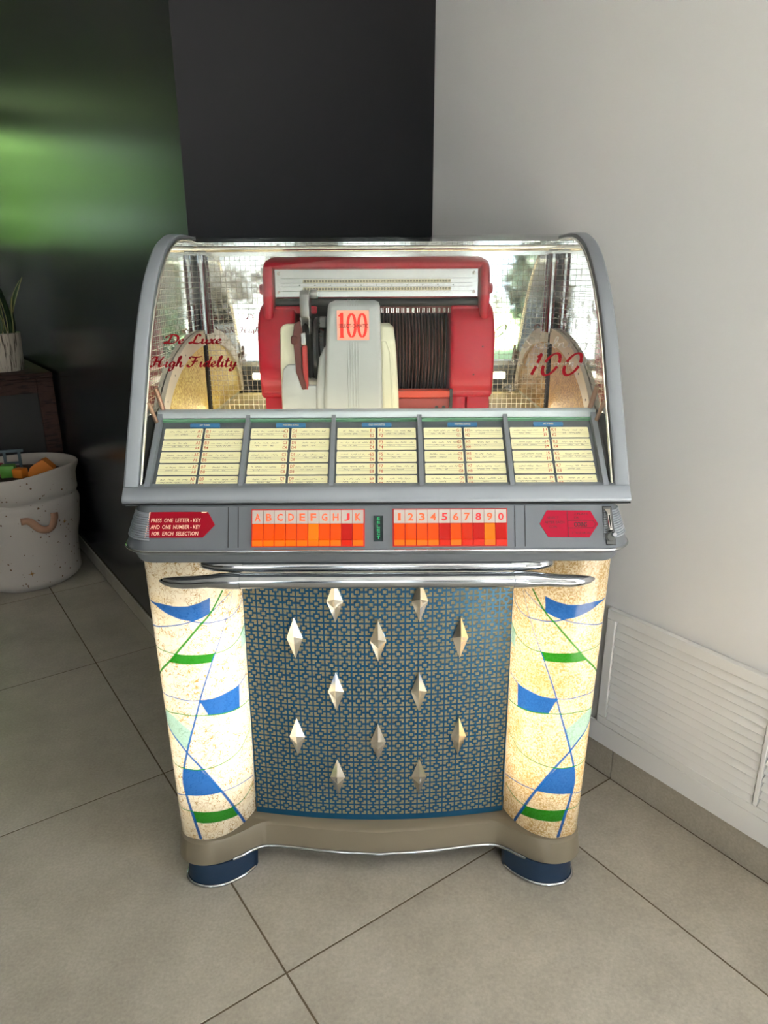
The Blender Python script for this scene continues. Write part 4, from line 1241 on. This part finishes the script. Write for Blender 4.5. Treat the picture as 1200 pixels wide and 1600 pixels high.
# title rack -----------------------------------------------------------------
RA, RBt = np.array((1.288, .9600)), np.array((1.415, 1.0760))
RD = (RBt - RA); RL = float(np.linalg.norm(RD)); RU = Vector((0, RD[0] / RL, RD[1] / RL)); RN = Vector((0, -RU.z, RU.y))
def on_rack(x, u, o=0.0):
    return Vector((x, RA[0], RA[1])) + RU * u + RN * o
def rack_box(name, x0, x1, u0, u1, o0, o1, m, parent):
    v = [on_rack(x, u, o) for o in (o0, o1) for u in (u0, u1) for x in (x0, x1)]
    f = [(0, 2, 3, 1), (4, 5, 7, 6), (0, 1, 5, 4), (2, 6, 7, 3), (0, 4, 6, 2), (1, 3, 7, 5)]
    return mk(name, v, f, m, parent)
RW = .4285; PW = RW * 2 / 5
rack = rack_box('title_rack', -RW - .003, RW + .003, -.01, RL, -.008, -.003, M_grey, jb)
for s in (-1, 1):
    rack_box('rack_side', min(s * RW, s * (RW + .010)), max(s * RW, s * (RW + .010)), -.012, RL + .004, -.008, .010, M_grey2, rack)
for k in range(1, 5):
    x = -RW + PW * k
    rack_box('rack_divider', x - .0042, x + .0042, -.012, RL, -.006, .008, M_grey2, rack)
prism('rack_top_bar', [(1.408, 1.0740), (1.4085, 1.0865), (1.416, 1.0905), (1.432, 1.0885), (1.432, 1.0740)], -RW - .010, RW + .010, 'x', mat('light_bar_paint', srgb(198, 206, 212), rough=.35, metal=.2), rack, .001, 1)
rack_box('glass_edge', -RW, RW, RL - .0115, RL - .0085, -.004, .0045, M_gline, rack)
rack_box('glass_edge', -RW, RW, RL - .0065, RL - .0045, -.004, .0030, M_chromew, rack)
HDR = ['HIT TUNES', 'WESTERN SONGS', 'OLD FAVORITES', 'WESTERN SONGS', 'HIT TUNES']
LET = 'ABCDEFGHJK'
SW, SH, RP = .0755, .0246, .0280
_strip = None
rnd = random.Random(11)
for p in range(5):
    cx = -RW + PW * (p + .5)
    hp = []
    uh = RL - .0215
    wv = .029
    v = [on_rack(cx + a * wv, uh + b, .0012) for a, b in ((-1, -.0045), (-1.03, 0), (-1, .0045), (1, .0045), (1.03, 0), (1, -.0045))] + \
        [on_rack(cx + a * wv, uh + b, -.004) for a, b in ((-1, -.0045), (-1.03, 0), (-1, .0045), (1, .0045), (1.03, 0), (1, -.0045))]
    f = [tuple(range(6)), tuple(range(11, 5, -1))] + [(i, (i + 1) % 6, (i + 1) % 6 + 6, i + 6) for i in range(6)]
    hd = mk('header_plate', v, f, M_hdr, jb)
    g = Geo(); put_text(g, HDR[p], .032 if 'HIT' not in HDR[p] else .020, .0048, on_rack(cx, uh - .0026, .0016), (1, 0, 0), RU, .02)
    g.obj('lettering', M_hdrt, hd)
    for c in range(2):
        xl = cx + (-SW - .0023 if c == 0 else .0023)
        for r in range(5):
            u1 = RL - .0295 - r * RP; u0 = u1 - SH
            # a card slightly bowed, round corners
            pts = []
            cr = .0022
            for (qx, qy, t0) in ((SW - cr, SH - cr, 0), (cr, SH - cr, 90), (cr, cr, 180), (SW - cr, cr, 270)):
                for k in range(4):
                    t = math.radians(t0 + 30 * k); pts.append((qx + cr * math.cos(t), qy + cr * math.sin(t)))
            nq = len(pts)
            vv = [on_rack(xl + a, u0 + b, .0006) for a, b in pts] + [on_rack(xl + a, u0 + b, -.0005) for a, b in pts]
            ff = [tuple(range(nq)), tuple(range(2 * nq - 1, nq - 1, -1))] + [(i, (i + 1) % nq, (i + 1) % nq + nq, i + nq) for i in range(nq)]
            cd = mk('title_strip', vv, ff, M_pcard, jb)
            # print: ruled lines, codes, handwriting
            g = Geo()
            for b in (SH * .48, SH * .30):
                g.add([on_rack(xl + a, u0 + bb, .0009) for a, bb in ((.003, b - .0003), (SW - .003, b - .0003), (SW - .003, b + .0003), (.003, b + .0003))], [(0, 1, 2, 3)], 0)
            L = LET[p * 2 + c]
            xcod = xl + (SW - .0065 if c == 0 else .0065)
            for q, b in ((2 * r + 1, SH * .57), (2 * r + 2, SH * .10)):
                put_text(g, '%s%d' % (L, q % 10), .0082, .0074, on_rack(xcod, u0 + b, .0011), (1, 0, 0), RU, .004, 0, 1)
            xa, xb = (xl + .004, xl + SW - .012) if c == 0 else (xl + .012, xl + SW - .004)
            for (b, in0, in1) in ((SH * .60, rnd.uniform(0, .012), rnd.uniform(-.006, .006)), (SH * .33, rnd.uniform(.004, .018), rnd.uniform(.008, .024))):
                for vv2, ff2 in scribble(rnd, xa + in0, xb - in1, 0, .0044):
                    g.add([on_rack(a[0], u0 + b + a[1], .0010) for a in vv2], ff2, 2)
            g.obj('lettering', None, cd, mats=[M_rule, M_code, M_hand])
# lamp behind the rack, lighting the mechanism from below; cards carry their own glow
tube('dome_tube', [(-.40, 1.447, 1.045), (.40, 1.447, 1.045)], .010, M_tube2, jb, 12)
tube('dome_tube', [(-.41, 1.835, .998), (.41, 1.835, .998)], .006, M_tube3, jb, 12)
rack_cover = prism('lamp_hood', [(1.400, 1.105), (1.4005, 1.107), (1.402, 1.1055), (1.401, 1.104)], -.001, .001, 'x', M_grey, jb, smooth=None) if False else None
for s in (-1, 1):  # dark cheeks between rack and arch
    poly = [(1.300, .945), (1.300, .962), (1.425, 1.078), (1.440, 1.078), (1.440, .945)]
    prism('rack_cheek', poly, min(s * .4395, s * .449), max(s * .4395, s * .449), 'x', M_black, jb, smooth=None)

# mechanism -----------------------------------------------------------------
mech = box('mechanism_base', -.250, .252, 1.585, 1.80, .990, 1.085, M_red, jb, .006, 2)
mech['label'] = 'red enamel record changer'
# side cheeks: barrel shaped covers
def cheek(x0, x1):
    P = crom([(1.800, 1.088), (1.592, 1.088), (1.566, 1.105), (1.556, 1.16), (1.560, 1.22), (1.580, 1.262), (1.625, 1.285), (1.70, 1.292), (1.80, 1.292)], 6)
    return prism('side_cover', [tuple(p) for p in P], x0, x1, 'x', M_red, jb, .008, 3)
cheek(-.256, -.176); cheek(.160, .254)
# skirt under the covers
for x0, x1 in ((-.248, -.12), (.163, .196), (.199, .248)):
    box('skirt_panel', x0, x1, 1.572, 1.60, .990, 1.090, M_red, jb, .003, 2)
# hood
hood = [(1.600, 1.3595), (1.594, 1.363), (1.600, 1.372), (1.625, 1.381), (1.69, 1.386), (1.78, 1.380), (1.80, 1.34), (1.80, 1.29), (1.64, 1.29), (1.62, 1.355)]
prism('hood', hood, -.232, .232, 'x', M_red, jb, .003, 2)
for s in (-1, 1):
    pc = [(1.574, 1.252), (1.572, 1.300), (1.578, 1.345), (1.588, 1.364), (1.608, 1.376), (1.70, 1.3855), (1.79, 1.380), (1.80, 1.25), (1.62, 1.246)]
    prism('hood_cheek', pc, min(s * .222, s * .242), max(s * .222, s * .242), 'x', M_red, jb, .008, 3)
    R = lathe_g([(0, 0), (.010, 0), (.012, .006), (.009, .010), (0, .011)], 12, 'x', (s * .243 if s > 0 else s * .254, 1.62, 1.318))
    mk('pivot_cap', R[0], R[1], M_red, jb, 50)
# scale plate, tilted back a little
def spt(x, u, o=0): return Vector((x, 1.596 + u * .12, 1.302 + u)) + Vector((0, -.993, .119)) * o
def sbox(name, x0, x1, u0, u1, o0, o1, m, par):
    v = [spt(x, u, o) for o in (o0, o1) for u in (u0, u1) for x in (x0, x1)]
    return mk(name, v, [(0, 2, 3, 1), (4, 5, 7, 6), (0, 1, 5, 4), (2, 6, 7, 3), (0, 4, 6, 2), (1, 3, 7, 5)], m, par)
sp = sbox('scale_plate', -.218, .218, 0, .056, -.002, 0, M_alu, jb)
for u in (.0285, .0125):
    sbox('number_scale', -.158, .160, u, u + .0072, 0, .0004, M_scale, sp)
g = Geo(); rr_ = random.Random(3)
for u in (.0285, .0125):
    for k in range(50):
        x = -.155 + k * .00632
        g.add([spt(x + a, u + b, .0006) for a, b in ((0, .0015), (.0038, .0015), (.0038, .0058), (0, .0058))], [(0, 1, 2, 3)])
        g.add([spt(x + a, u + b, .0008) for a, b in ((.0012, .0028), (.0026, .0028), (.0026, .0046), (.0012, .0046))], [(0, 1, 2, 3)], 1)
g.obj('scale_marks', None, sp, mats=[M_ink, M_scale])
g = Geo()
for u in (.0375, .0275, .0205, .0110):
    g.add([spt(a, u + b, .0003) for a, b in ((-.205, 0), (.205, 0), (.205, .0005), (-.205, .0005))], [(0, 1, 2, 3)])
for k in range(11):
    x = -.165 + k * .033
    g.add([spt(x + .0014 * math.cos(t), .0236 + .0014 * math.sin(t), .0005) for t in [math.pi / 3 * q for q in range(6)]], [tuple(range(6))])
g.obj('scale_lines', M_ink, sp)
for sx in (-.209, .209):
    for u in (.048, .0095):
        c = [[spt(sx + r * math.cos(t), u + r * math.sin(t), o) for t in [math.pi / 5 * q for q in range(10)]] for r, o in ((.0036, 0), (.0036, .001), (.0026, .0016))]
        v, f = rings_g(c); mk('screw', v, f, M_chromew, sp, 40)
        a = rr_.uniform(0, 3)
        d = Vector((math.cos(a), 0, math.sin(a)))
        sl = [spt(sx, u, .0018) + d * .0028 * e + Vector((-d.z, 0, d.x)) * .0004 * w for e, w in ((-1, -1), (1, -1), (1, 1), (-1, 1))]
        mk('screw', sl, [(0, 1, 2, 3)], M_ink, sp)
tube('roller', [(-.220, 1.612, 1.289), (.220, 1.612, 1.289)], .0095, M_black, jb, 14)
box('cross_bar', -.222, -.130, 1.600, 1.612, 1.266, 1.283, M_red, jb, .003)
box('cross_bar', .162, .222, 1.600, 1.612, 1.266, 1.283, M_red, jb, .003)
# toothed comb above the records
g = Geo()
for k in range(46):
    x = -.012 + k * .0037
    if k % 3 == 2: continue
    g.add(*tube_g([(x, 1.582, 1.269), (x, 1.582, 1.279)], .0014, 6))
box('comb_bar', -.015, .160, 1.585, 1.590, 1.268, 1.282, M_rust, jb)
g.obj('comb', M_chromew, jb)
# record magazine
box('inner_wall', -.176, -.118, 1.665, 1.80, 1.085, 1.29, M_black, jb)
mag = box('record_magazine', -.118, .160, 1.66, 1.80, 1.06, 1.28, M_black, jb)
v, f = lathe_g([(.0, -.0010), (.0860, -.0010), (.0872, 0), (.0860, .0010), (.0, .0010)], 40, 'x', (0, 0, 0))
keep = OFF; OFF = Vector((0, 0, 0)); rec_me = None
for k in range(36):
    x = -.098 + k * .0071
    if rec_me is None:
        o = mk('record', v, f, None, mag, 40, mats=[M_vinyl2, mat('record_edge', srgb(112, 70, 62), rough=.4)], fmat=[1 if k_ % 4 in (1, 2) else 0 for k_ in range(len(f))]); rec_me = o.data
    else: o = place('record', rec_me, mag)
    o.location = (x, 1.672 - Y0, 1.178 + .0006 * math.sin(k * 2.3)); o.rotation_euler = (0, .003 * math.sin(k * 1.7), .002 * math.cos(k * 2.9))
OFF = keep
box('record_rail', -.05, .166, 1.566, 1.600, 1.088, 1.104, mat('bright_red_rail', srgb(196, 66, 46), rough=.45), jb, .002)
box('front_apron', .046, .166, 1.572, 1.590, .990, 1.087, M_redd, jb, .002)
for x in (.132, .148):
    R = lathe_g([(0, 0), (.004, 0), (.004, .003), (0, .003)], 10, 'x', (0, 0, 0))
    mk('bolt', [(x + p[1], 1.572 - p[0], 1.066 + p[2]) for p in R[0]], R[1], M_black, jb, 40)
box('post_plate', .160, .166, 1.560, 1.590, 1.060, 1.108, M_black, jb)

# carriage: grey cover with the lit badge
def loft_cover(name, secs, m, parent, bev=.010):
    """secs: (z, x0, x1, y_front, y_back); rounded front corners"""
    R = []
    for z, x0, x1, yf, yb in secs:
        r = min(bev, (x1 - x0) * .45)
        pts = []
        for (cx, cy, t0) in ((x0 + r, yf + r, 180), (x1 - r, yf + r, 270)):
            for k in range(7):
                t = math.radians(t0 + 15 * k); pts.append((cx + r * math.cos(t), cy + r * math.sin(t), z))
        pts += [(x1, yb, z), (x0, yb, z)]
        R.append(pts)
    v, f = rings_g(R); return mk(name, v, f, m, parent, 50)
cov = loft_cover('carriage_cover', [(.990, -.118, .014, 1.508, 1.60), (1.10, -.113, .012, 1.510, 1.60), (1.19, -.108, .010, 1.514, 1.60), (1.262, -.103, .008, 1.520, 1.60),
                                    (1.283, -.101, .007, 1.523, 1.60), (1.291, -.098, .004, 1.529, 1.60), (1.2945, -.090, -.004, 1.540, 1.598)], M_gplast, jb, .010)
for x in (-.060, -.0545, -.049, -.0435, -.038):
    tube('rib', [(x, 1.5225, 1.275), (x, 1.526, 1.288), (x, 1.540, 1.2955), (x, 1.56, 1.2962)], .0011, M_gplast, cov, 6)
    tube('rib', [(x, 1.507, 1.00), (x, 1.5098, 1.10), (x, 1.5138, 1.19), (x, 1.5158, 1.213)], .0011, M_gplast, cov, 6)
# side shoulder of the cover
loft_cover('cover_shoulder', [(.990, -.134, -.112, 1.520, 1.60), (1.12, -.130, -.108, 1.522, 1.60), (1.18, -.122, -.105, 1.530, 1.60), (1.20, -.112, -.102, 1.540, 1.60)], M_gplast, cov, .008)
# badge
bd_y = 1.5142
def bpt(x, z, o=0): return (x, 1.5136 + (z - 1.19) * .0833 - o, z)
v = [bpt(x, z, o) for o in (-.002, .0012) for z in (1.2175, 1.2765) for x in (-.0815, -.0155)]
badge = mk('badge', v, [(0, 2, 3, 1), (4, 5, 7, 6), (0, 1, 5, 4), (2, 6, 7, 3), (0, 4, 6, 2), (1, 3, 7, 5)], M_badge, jb)
badge['label'] = 'backlit pink badge with red 100'
g = Geo()
def bstroke(path, w0, w1, mi=0):
    v, f = ribbon(path, w0, w1, nib=math.radians(0), n=6)
    g.add([bpt(p[0], p[1], .0017) for p in v], f, mi)
bstroke([(-.0720, 1.2235), (-.0720, 1.2715)], .0070, .0070)
bstroke([(-.0780, 1.2650), (-.0740, 1.2690), (-.0700, 1.2718)], .002, .0035)
bstroke([(-.0770, 1.2230), (-.0670, 1.2230)], .0018, .0018)
for cx in (-.0515, -.0295):
    bstroke([(cx + .0078 * math.sin(t), 1.2470 + .0232 * math.cos(t)) for t in [2 * math.pi * k / 12 for k in range(13)]], .0016, .0056)
g.obj('lettering', M_badget, badge)
g = Geo()
put_text(g, 'SELECT-O-MATIC', .061, .0074, bpt(-.0475, 1.2425, .0022), (1, 0, 0), (0, .083, .996), .0)
g.obj('lettering', M_ink, badge)
fr = Geo()
for (x0, x1, z0, z1) in ((-.083, -.0815, 1.216, 1.278), (-.0155, -.014, 1.216, 1.278), (-.083, -.014, 1.2765, 1.2785), (-.083, -.014, 1.2155, 1.2175)):
    fr.add([bpt(x, z, o) for o in (-.001, .002) for z in (z0, z1) for x in (x0, x1)], [(0, 2, 3, 1), (4, 5, 7, 6), (0, 1, 5, 4), (2, 6, 7, 3), (0, 4, 6, 2), (1, 3, 7, 5)])
fr.obj('badge_frame', M_gplast, badge)
# cream shells left and right of the cover
loft_cover('carriage_shell', [(.990, .006, .050, 1.536, 1.62), (1.10, .006, .047, 1.538, 1.62), (1.20, .005, .041, 1.544, 1.62), (1.238, .004, .036, 1.552, 1.62), (1.246, .004, .026, 1.562, 1.62)], M_cream, jb, .010)
tube('shell_bead', [(.036, 1.5352, 1.00), (.0335, 1.5372, 1.10), (.028, 1.5432, 1.19), (.020, 1.546, 1.212), (.010, 1.547, 1.214)], .0018, M_cream, jb, 6)
poly = [(-.208, .99), (-.1265, .99), (-.1265, 1.128), (-.148, 1.129), (-.152, 1.140), (-.160, 1.172), (-.163, 1.240), (-.170, 1.248), (-.196, 1.248), (-.204, 1.240), (-.207, 1.16)]
prism('carriage_shell', poly, 1.540, 1.60, 'y', M_cream, jb, .005, 2)
poly = [(-.2055, .99), (-.1265, .99), (-.1265, 1.122), (-.150, 1.122), (-.158, 1.138), (-.166, 1.166), (-.190, 1.166), (-.200, 1.156), (-.205, 1.12)]
prism('carriage_shell', poly, 1.530, 1.545, 'y', M_gplast, jb, .004, 2)
# the record being played, edge on, with hub and arms
v, f = lathe_g([(0, -.0065), (.070, -.0065), (.080, -.005), (.085, 0), (.080, .005), (.070, .0065), (0, .0065)], 40, 'x', (-.1525, 1.625, 1.188))
mk('turntable', v, f, M_vinyl, jb, 35)
v, f = lathe_g([(0, -.006), (.062, -.006), (.070, -.003), (.070, .003), (.062, .006), (0, .006)], 36, 'x', (-.1330, 1.622, 1.188))
mk('turntable', v, f, mat('dark_grey_metal', srgb(58, 60, 62), rough=.3, metal=.6), jb, 35)
v, f = lathe_g([(0, -.007), (.030, -.007), (.034, 0), (.030, .007), (0, .007)], 24, 'x', (-.1225, 1.60, 1.205))
mk('hub', v, f, M_chrome, jb, 40)
poly = [(1.555, 1.262), (1.552, 1.290), (1.558, 1.308), (1.572, 1.317), (1.590, 1.314), (1.600, 1.300), (1.600, 1.250), (1.585, 1.240), (1.570, 1.245)]
prism('clamp_arm', poly, -.162, -.142, 'x', M_clamp, jb, .003, 2)
prism('clamp_arm', [(1.575, 1.298), (1.572, 1.312), (1.585, 1.318), (1.600, 1.312), (1.600, 1.298)], -.142, -.126, 'x', M_clamp, jb, .003, 2)
box('clamp_jaw', -.1640, -.1585, 1.556, 1.580, 1.225, 1.262, M_chromew, jb, .002)
box('clamp_jaw', -.1455, -.1405, 1.556, 1.580, 1.225, 1.262, M_chromew, jb, .002)
prism('tone_arm', [(-.176, 1.222), (-.172, 1.250), (-.160, 1.256), (-.156, 1.236), (-.160, 1.215), (-.160, 1.16), (-.150, 1.115), (-.160, 1.112), (-.172, 1.15)], 1.527, 1.539, 'y', M_rust, jb, .002, 1)
box('tone_arm_lever', -.1585, -.1470, 1.529, 1.539, 1.112, 1.205, mat('red_lever', srgb(160, 40, 36), rough=.4), jb, .002)
box('tone_arm_pivot', -.180, -.166, 1.524, 1.541, 1.208, 1.226, M_rust, jb, .003)
box('lever_clip', -.160, -.148, 1.526, 1.538, 1.206, 1.232, M_chromew, jb, .002)
g = Geo()
for k in range(7):
    z = 1.205 + k * .0075
    g.add(*tube_g([(-.1205 + .004 * math.cos(t), 1.560 + .004 * math.sin(t), z) for t in [math.pi / 4 * q for q in range(9)]], .0008, 5))
g.obj('spring', M_chromew, jb)
box('spring_bracket', -.1215, -.108, 1.556, 1.575, 1.240, 1.262, M_greyd, jb, .001)
for x, z in ((.228, 1.199), (.229, 1.192), (.213, 1.172), (.210, 1.14)):
    v, f = lathe_g([(0, 0), (.0020, 0), (0, .0006)], 8, 'z', (0, 0, 0))
    mk('paint_chip', [(x + p[0], 1.5562 + abs(z - 1.17) * .02 - p[2], z + p[1]) for p in v], f, M_black, jb)
OFF = Vector((0, 0, 0))

# ================================================================== left side
# wooden cabinet against the dark wall
def cabinet():
    root = empty('wooden_cabinet', AB(4.2, .45, 0))
    tag(root, 'dark stained wooden cabinet with framed end panel against the dark wall', 'cabinet')
    o = Vector(root.location)
    def b_(n, a0, a1, b0, b1, z0, z1, m, bev=.003):
        v, f = box_g(a0, a1, b0, b1, z0, z1, bev); return mk(n, [Vector(AB(*p)) - o for p in v], f, m, root, 40)
    a0, a1, b0, b1 = 3.80, 4.75, .20, .680
    b_('top', a0 - .012, a1, b0 - .01, b1, .888, .912, M_wood)
    b_('body', a0 + .014, a1 - .01, b0 + .012, b1 - .004, .06, .887, M_woodp)
    b_('rail', a0, a0 + .02, b0 + .07, b1 - .075, .815, .886, M_wood)
    b_('rail', a0, a0 + .02, b0 + .07, b1 - .075, .06, .15, M_wood)
    b_('stile', a0, a0 + .02, b1 - .075, b1, .0, .886, M_wood)
    b_('stile', a0, a0 + .02, b0, b0 + .07, .0, .886, M_wood)
    b_('leg', a1 - .04, a1, b1 - .05, b1, 0, .12, M_wood); b_('leg', a1 - .04, a1, b0, b0 + .05, 0, .12, M_wood)
    b_('door', a0 + .06, (a0 + a1) / 2 - .003, b0, b0 + .013, .10, .86, M_wood)
    b_('door', (a0 + a1) / 2 + .003, a1 - .03, b0, b0 + .013, .10, .86, M_wood)
cabinet()
# potted snake plant
def plant():
    c = AB(4.02, .498, .912)
    root = empty('potted_plant', c); tag(root, 'snake plant in a bark-textured pale pot on the dark cabinet', 'plant')
    prof = [(0, 0), (.096, 0), (.099, .02), (.101, .10), (.104, .178), (.100, .182), (.092, .176), (.090, .15), (0, .148)]
    v, f = lathe_g(prof, 40)
    v = [(x * (1 + .012 * math.sin(9 * math.atan2(y, x))), y * (1 + .012 * math.sin(9 * math.atan2(y, x))), z) for x, y, z in v]
    mk('pot', v, f, M_bark, root, 40)
    v, f = lathe_g([(0, .156), (.088, .154)], 20); mk('soil', v, f, M_soil, root)
    def leaf(x, y, h, w, lean, az, tw):
        rows = []; n = 14
        d = Vector((math.cos(az), math.sin(az), 0)); s = Vector((-d.y, d.x, 0))
        edge = [[], []]
        for i in range(n + 1):
            t = i / n
            ww = w * (math.sin(math.pi * min(1, .18 + .82 * t)) ** .6 if t < 1 else 0) * (1 if t > .0 else .6)
            ww = w * (.55 + .45 * math.sin(math.pi * min(t * 1.1, 1) * .9)) * (1 - t ** 5)
            c = Vector((x, y, .15)) + Vector((0, 0, h * t)) + d * (lean * t ** 1.7) + s * (.02 * math.sin(5 * t + tw))
            q = Matrix.Rotation(tw * t, 3, 'Z') @ s
            nrm = q.cross(Vector((0, 0, 1)))
            rows.append([c - q * ww + nrm * .006 * (1 - t), c - q * ww * .5 - nrm * .002, c - nrm * .005, c + q * ww * .5 - nrm * .002, c + q * ww + nrm * .006 * (1 - t)])
            edge[0].append(rows[-1][0]); edge[1].append(rows[-1][4])
        v, f = sheet_g(rows)
        o = mk('leaf', v, f, M_leaf, root, 60)
        md = o.modifiers.new('thick', 'SOLIDIFY'); md.thickness = .004
        for e in edge:
            vv, ff = tube_g(e, .0022, 5); mk('leaf_edge', vv, ff, M_leafe, o, 60)
    for a in [(-.01, 0, .50, .020, .03, 2.2, .3), (.03, .01, .47, .019, .02, .9, -.5), (.055, -.01, .36, .020, .0, -.3, .4), (-.04, .02, .44, .022, .05, 2.8, .2), (.04, .03, .29, .021, .10, .35, 1.0),
              (.0, -.04, .40, .022, .05, -2.2, .5), (-.05, -.02, .33, .023, .07, 3.6, -.4), (.065, .02, .20, .020, .03, .2, .2), (.02, -.05, .24, .020, .02, -1.2, .1)]:
        leaf(*a)
plant()

# canvas storage bin
BC = Vector((-1.672, 3.105, 0)); BH = .545
def bin_r(t, z):
    k = z / BH
    r = .212 + .036 * k ** .8
    r += .010 * math.sin(2 * t + 1.0) * k + .006 * math.sin(5 * t + 9 * k) * k
    r += .007 * math.sin(34 * z + 2.5 * math.sin(t * 2)) * max(0, k - .62) / .38
    r += .004 * math.sin(3 * t + 22 * z) 
    if k > .5: r += -.012 * math.exp(-((k - .76) / .03) ** 2) + (.005 + .016 * math.sin(5 * t + 44 * z) * (k - .74) if k > .76 else 0)
    r += .0035 * abs(math.sin(2.5 * t + 26 * z)) * (1 if k > .6 else .35)
    if k < .08: r -= .028 * (1 - k / .08) ** 2
    return r
def rim_z(t): return BH - .006 + .006 * math.sin(t * 2 + .6) + .008 * math.sin(3 * t + 2.6)
def storage_bin():
    root = empty('canvas_bin', BC)
    tag(root, 'slouchy white canvas storage bin with gold stars and brown dots beside the cabinet', 'storage bin')
    nt_, nz = 72, 44; rows = []
    for i in range(nz + 1):
        k = i / nz; row = []
        for j in range(nt_ + 1):
            t = 2 * math.pi * j / nt_; z = k * rim_z(t); r = bin_r(t, z)
            row.append((r * math.cos(t), r * math.sin(t), z))
        rows.append(row)
    # rim folds in and goes down inside
    for q, dz in ((-.004, .006), (-.012, .004), (-.017, -.02), (-.02, -.12)):
        rows.append([((bin_r(2 * math.pi * j / nt_, rim_z(2 * math.pi * j / nt_)) + q) * math.cos(2 * math.pi * j / nt_), (bin_r(2 * math.pi * j / nt_, rim_z(2 * math.pi * j / nt_)) + q) * math.sin(2 * math.pi * j / nt_), rim_z(2 * math.pi * j / nt_) + dz) for j in range(nt_ + 1)])
    v, f = sheet_g(rows)
    mk('canvas', v, f, M_cloth, root, 80)
    v, f = lathe_g([(0, .004), (.19, .004)], 36); mk('bottom', v, f, M_cloth, root)
    v, f = lathe_g([(0, .505), (.195, .500), (.222, .490)], 36); mk('liner', v, f, mat('red_brown_liner', srgb(70, 54, 50), rough=.9), root)  # dark red-brown fabric, raised floor for the toys
    # printed dots and stars facing the room
    def surf(t, z, out=.0012):
        r = bin_r(t, z) + out; return Vector((r * math.cos(t), r * math.sin(t), z))
    rn = random.Random(5); g = Geo()
    def blob(t, z, r, star=False):
        c = surf(t, z); e = Vector((-math.sin(t), math.cos(t), 0)); up = Vector((0, 0, 1)); n = 16 if star else 7
        P = []
        for k in range(n):
            a = 2 * math.pi * k / n
            rr = r * ((1 if k % 4 == 0 else .62 if k % 2 == 0 else .26) if star else rn.uniform(.8, 1.1))
            P.append(surf(t + rr * math.cos(a) / .22, z + rr * math.sin(a), .0016))
        return P
    for k in range(330):
        t = rn.uniform(0, 2 * math.pi); z = rn.uniform(.03, .52); P = blob(t, z, rn.choice([.0016, .002, .0026, .0034, .0042]))
        g.add(P, [tuple(range(len(P)))])
    g.obj('printed_dots', M_spot, root)
    for (t, z) in [(-1.08, .095), (-1.95, .46), (-.3, .3), (2.2, .3), (.9, .15), (-2.6, .2), (-1.6, .3)]:
        if (t, z) == (-1.6, .3): continue
        g = Geo(); P = blob(t, z, .017, True); g.add([surf(t, z, .0018)] + P, [(0, i + 1, (i + 1) % 16 + 1) for i in range(16)])
        g.obj('printed_star', mat('gold_print', srgb(150, 112, 60), rough=.7), root)
    # leather handle
    t0, t1, zz = -1.12, -.58, .345
    rows = []
    HP = [tuple(p) for p in crom([(0, 0), (.030, -.002), (.060, -.040), (.085, -.052), (.110, -.044), (.124, -.010), (.128, .014)], 5)]
    for i, (u, w) in enumerate(HP):
        p0, p1 = HP[max(i - 1, 0)], HP[min(i + 1, len(HP) - 1)]
        d = math.hypot(p1[0] - p0[0], p1[1] - p0[1]); n_ = (-(p1[1] - p0[1]) / d * .0155, (p1[0] - p0[0]) / d * .0155)
        o = .003 + .012 * math.sin(math.pi * i / (len(HP) - 1))
        rows.append([surf(t0 + (u - n_[0]) / .215, zz + w - n_[1], o), surf(t0 + (u + n_[0]) / .215, zz + w + n_[1], o)])
    v, f = sheet_g(rows); h = mk('handle', v, f, M_leather, root, 60)
    md = h.modifiers.new('thick', 'SOLIDIFY'); md.thickness = .003
storage_bin()
def toy(name, label, v, f, m, loc, rot=(0, 0, 0), smooth=None):
    o = mk(name, v, f, m, None, smooth); o.location = loc; o.rotation_euler = rot
    return tag(o, label, 'toy', 'toys in the canvas bin')
def rounded(w, d, h): return box_g(-w / 2, w / 2, -d / 2, d / 2, 0, h, .006, 2)
T_red = mat('toy_red', srgb(150, 36, 40), rough=.5); T_or = mat('toy_orange', srgb(226, 132, 44), rough=.5)
T_gr = mat('toy_green', srgb(92, 160, 60), rough=.5); T_gy = mat('toy_grey_blue', srgb(84, 100, 110), rough=.5)
v, f = prism_g([(-.055, 0), (.055, 0), (.060, .030), (.034, .060), (.022, .072), (.006, .066), (-.035, .040)], -.03, .03, 'y')
toy('toy_wedge', 'orange pointed toy sticking out of the canvas bin', v, f, T_or, BC + Vector((.130, -.020, .507)), (0, 0, .2))
v, f = rounded(.060, .050, .055)
toy('toy_block', 'green toy block at the rim of the canvas bin', v, f, T_gr, BC + Vector((.005, -.06, .507)), (0, 0, .3), 40)
v, f = rounded(.050, .045, .042)
toy('toy_block', 'small orange toy block between the green block and the orange pointed toy', v, f, T_or, BC + Vector((.062, -.07, .507)), (0, 0, -.2), 40)
v, f = rounded(.085, .055, .055)
toy('toy_block', 'dark red toy block left of the green one in the bin', v, f, T_red, BC + Vector((-.075, -.045, .507)), (0, 0, .1), 40)
g = Geo()
g.add(*box_g(-.05, .05, -.006, .006, .085, .097)); g.add(*box_g(-.035, -.024, -.006, .006, 0, .086)); g.add(*box_g(.026, .037, -.006, .006, 0, .086)); g.add(*box_g(-.024, .026, -.005, .005, .03, .04))
o = g.obj('toy_gate', T_gy); o.location = BC + Vector((-.03, .055, .507)); o.rotation_euler = (0, 0, .3)
tag(o, 'thin grey-blue toy frame standing upright at the back of the bin', 'toy', 'toys in the canvas bin')
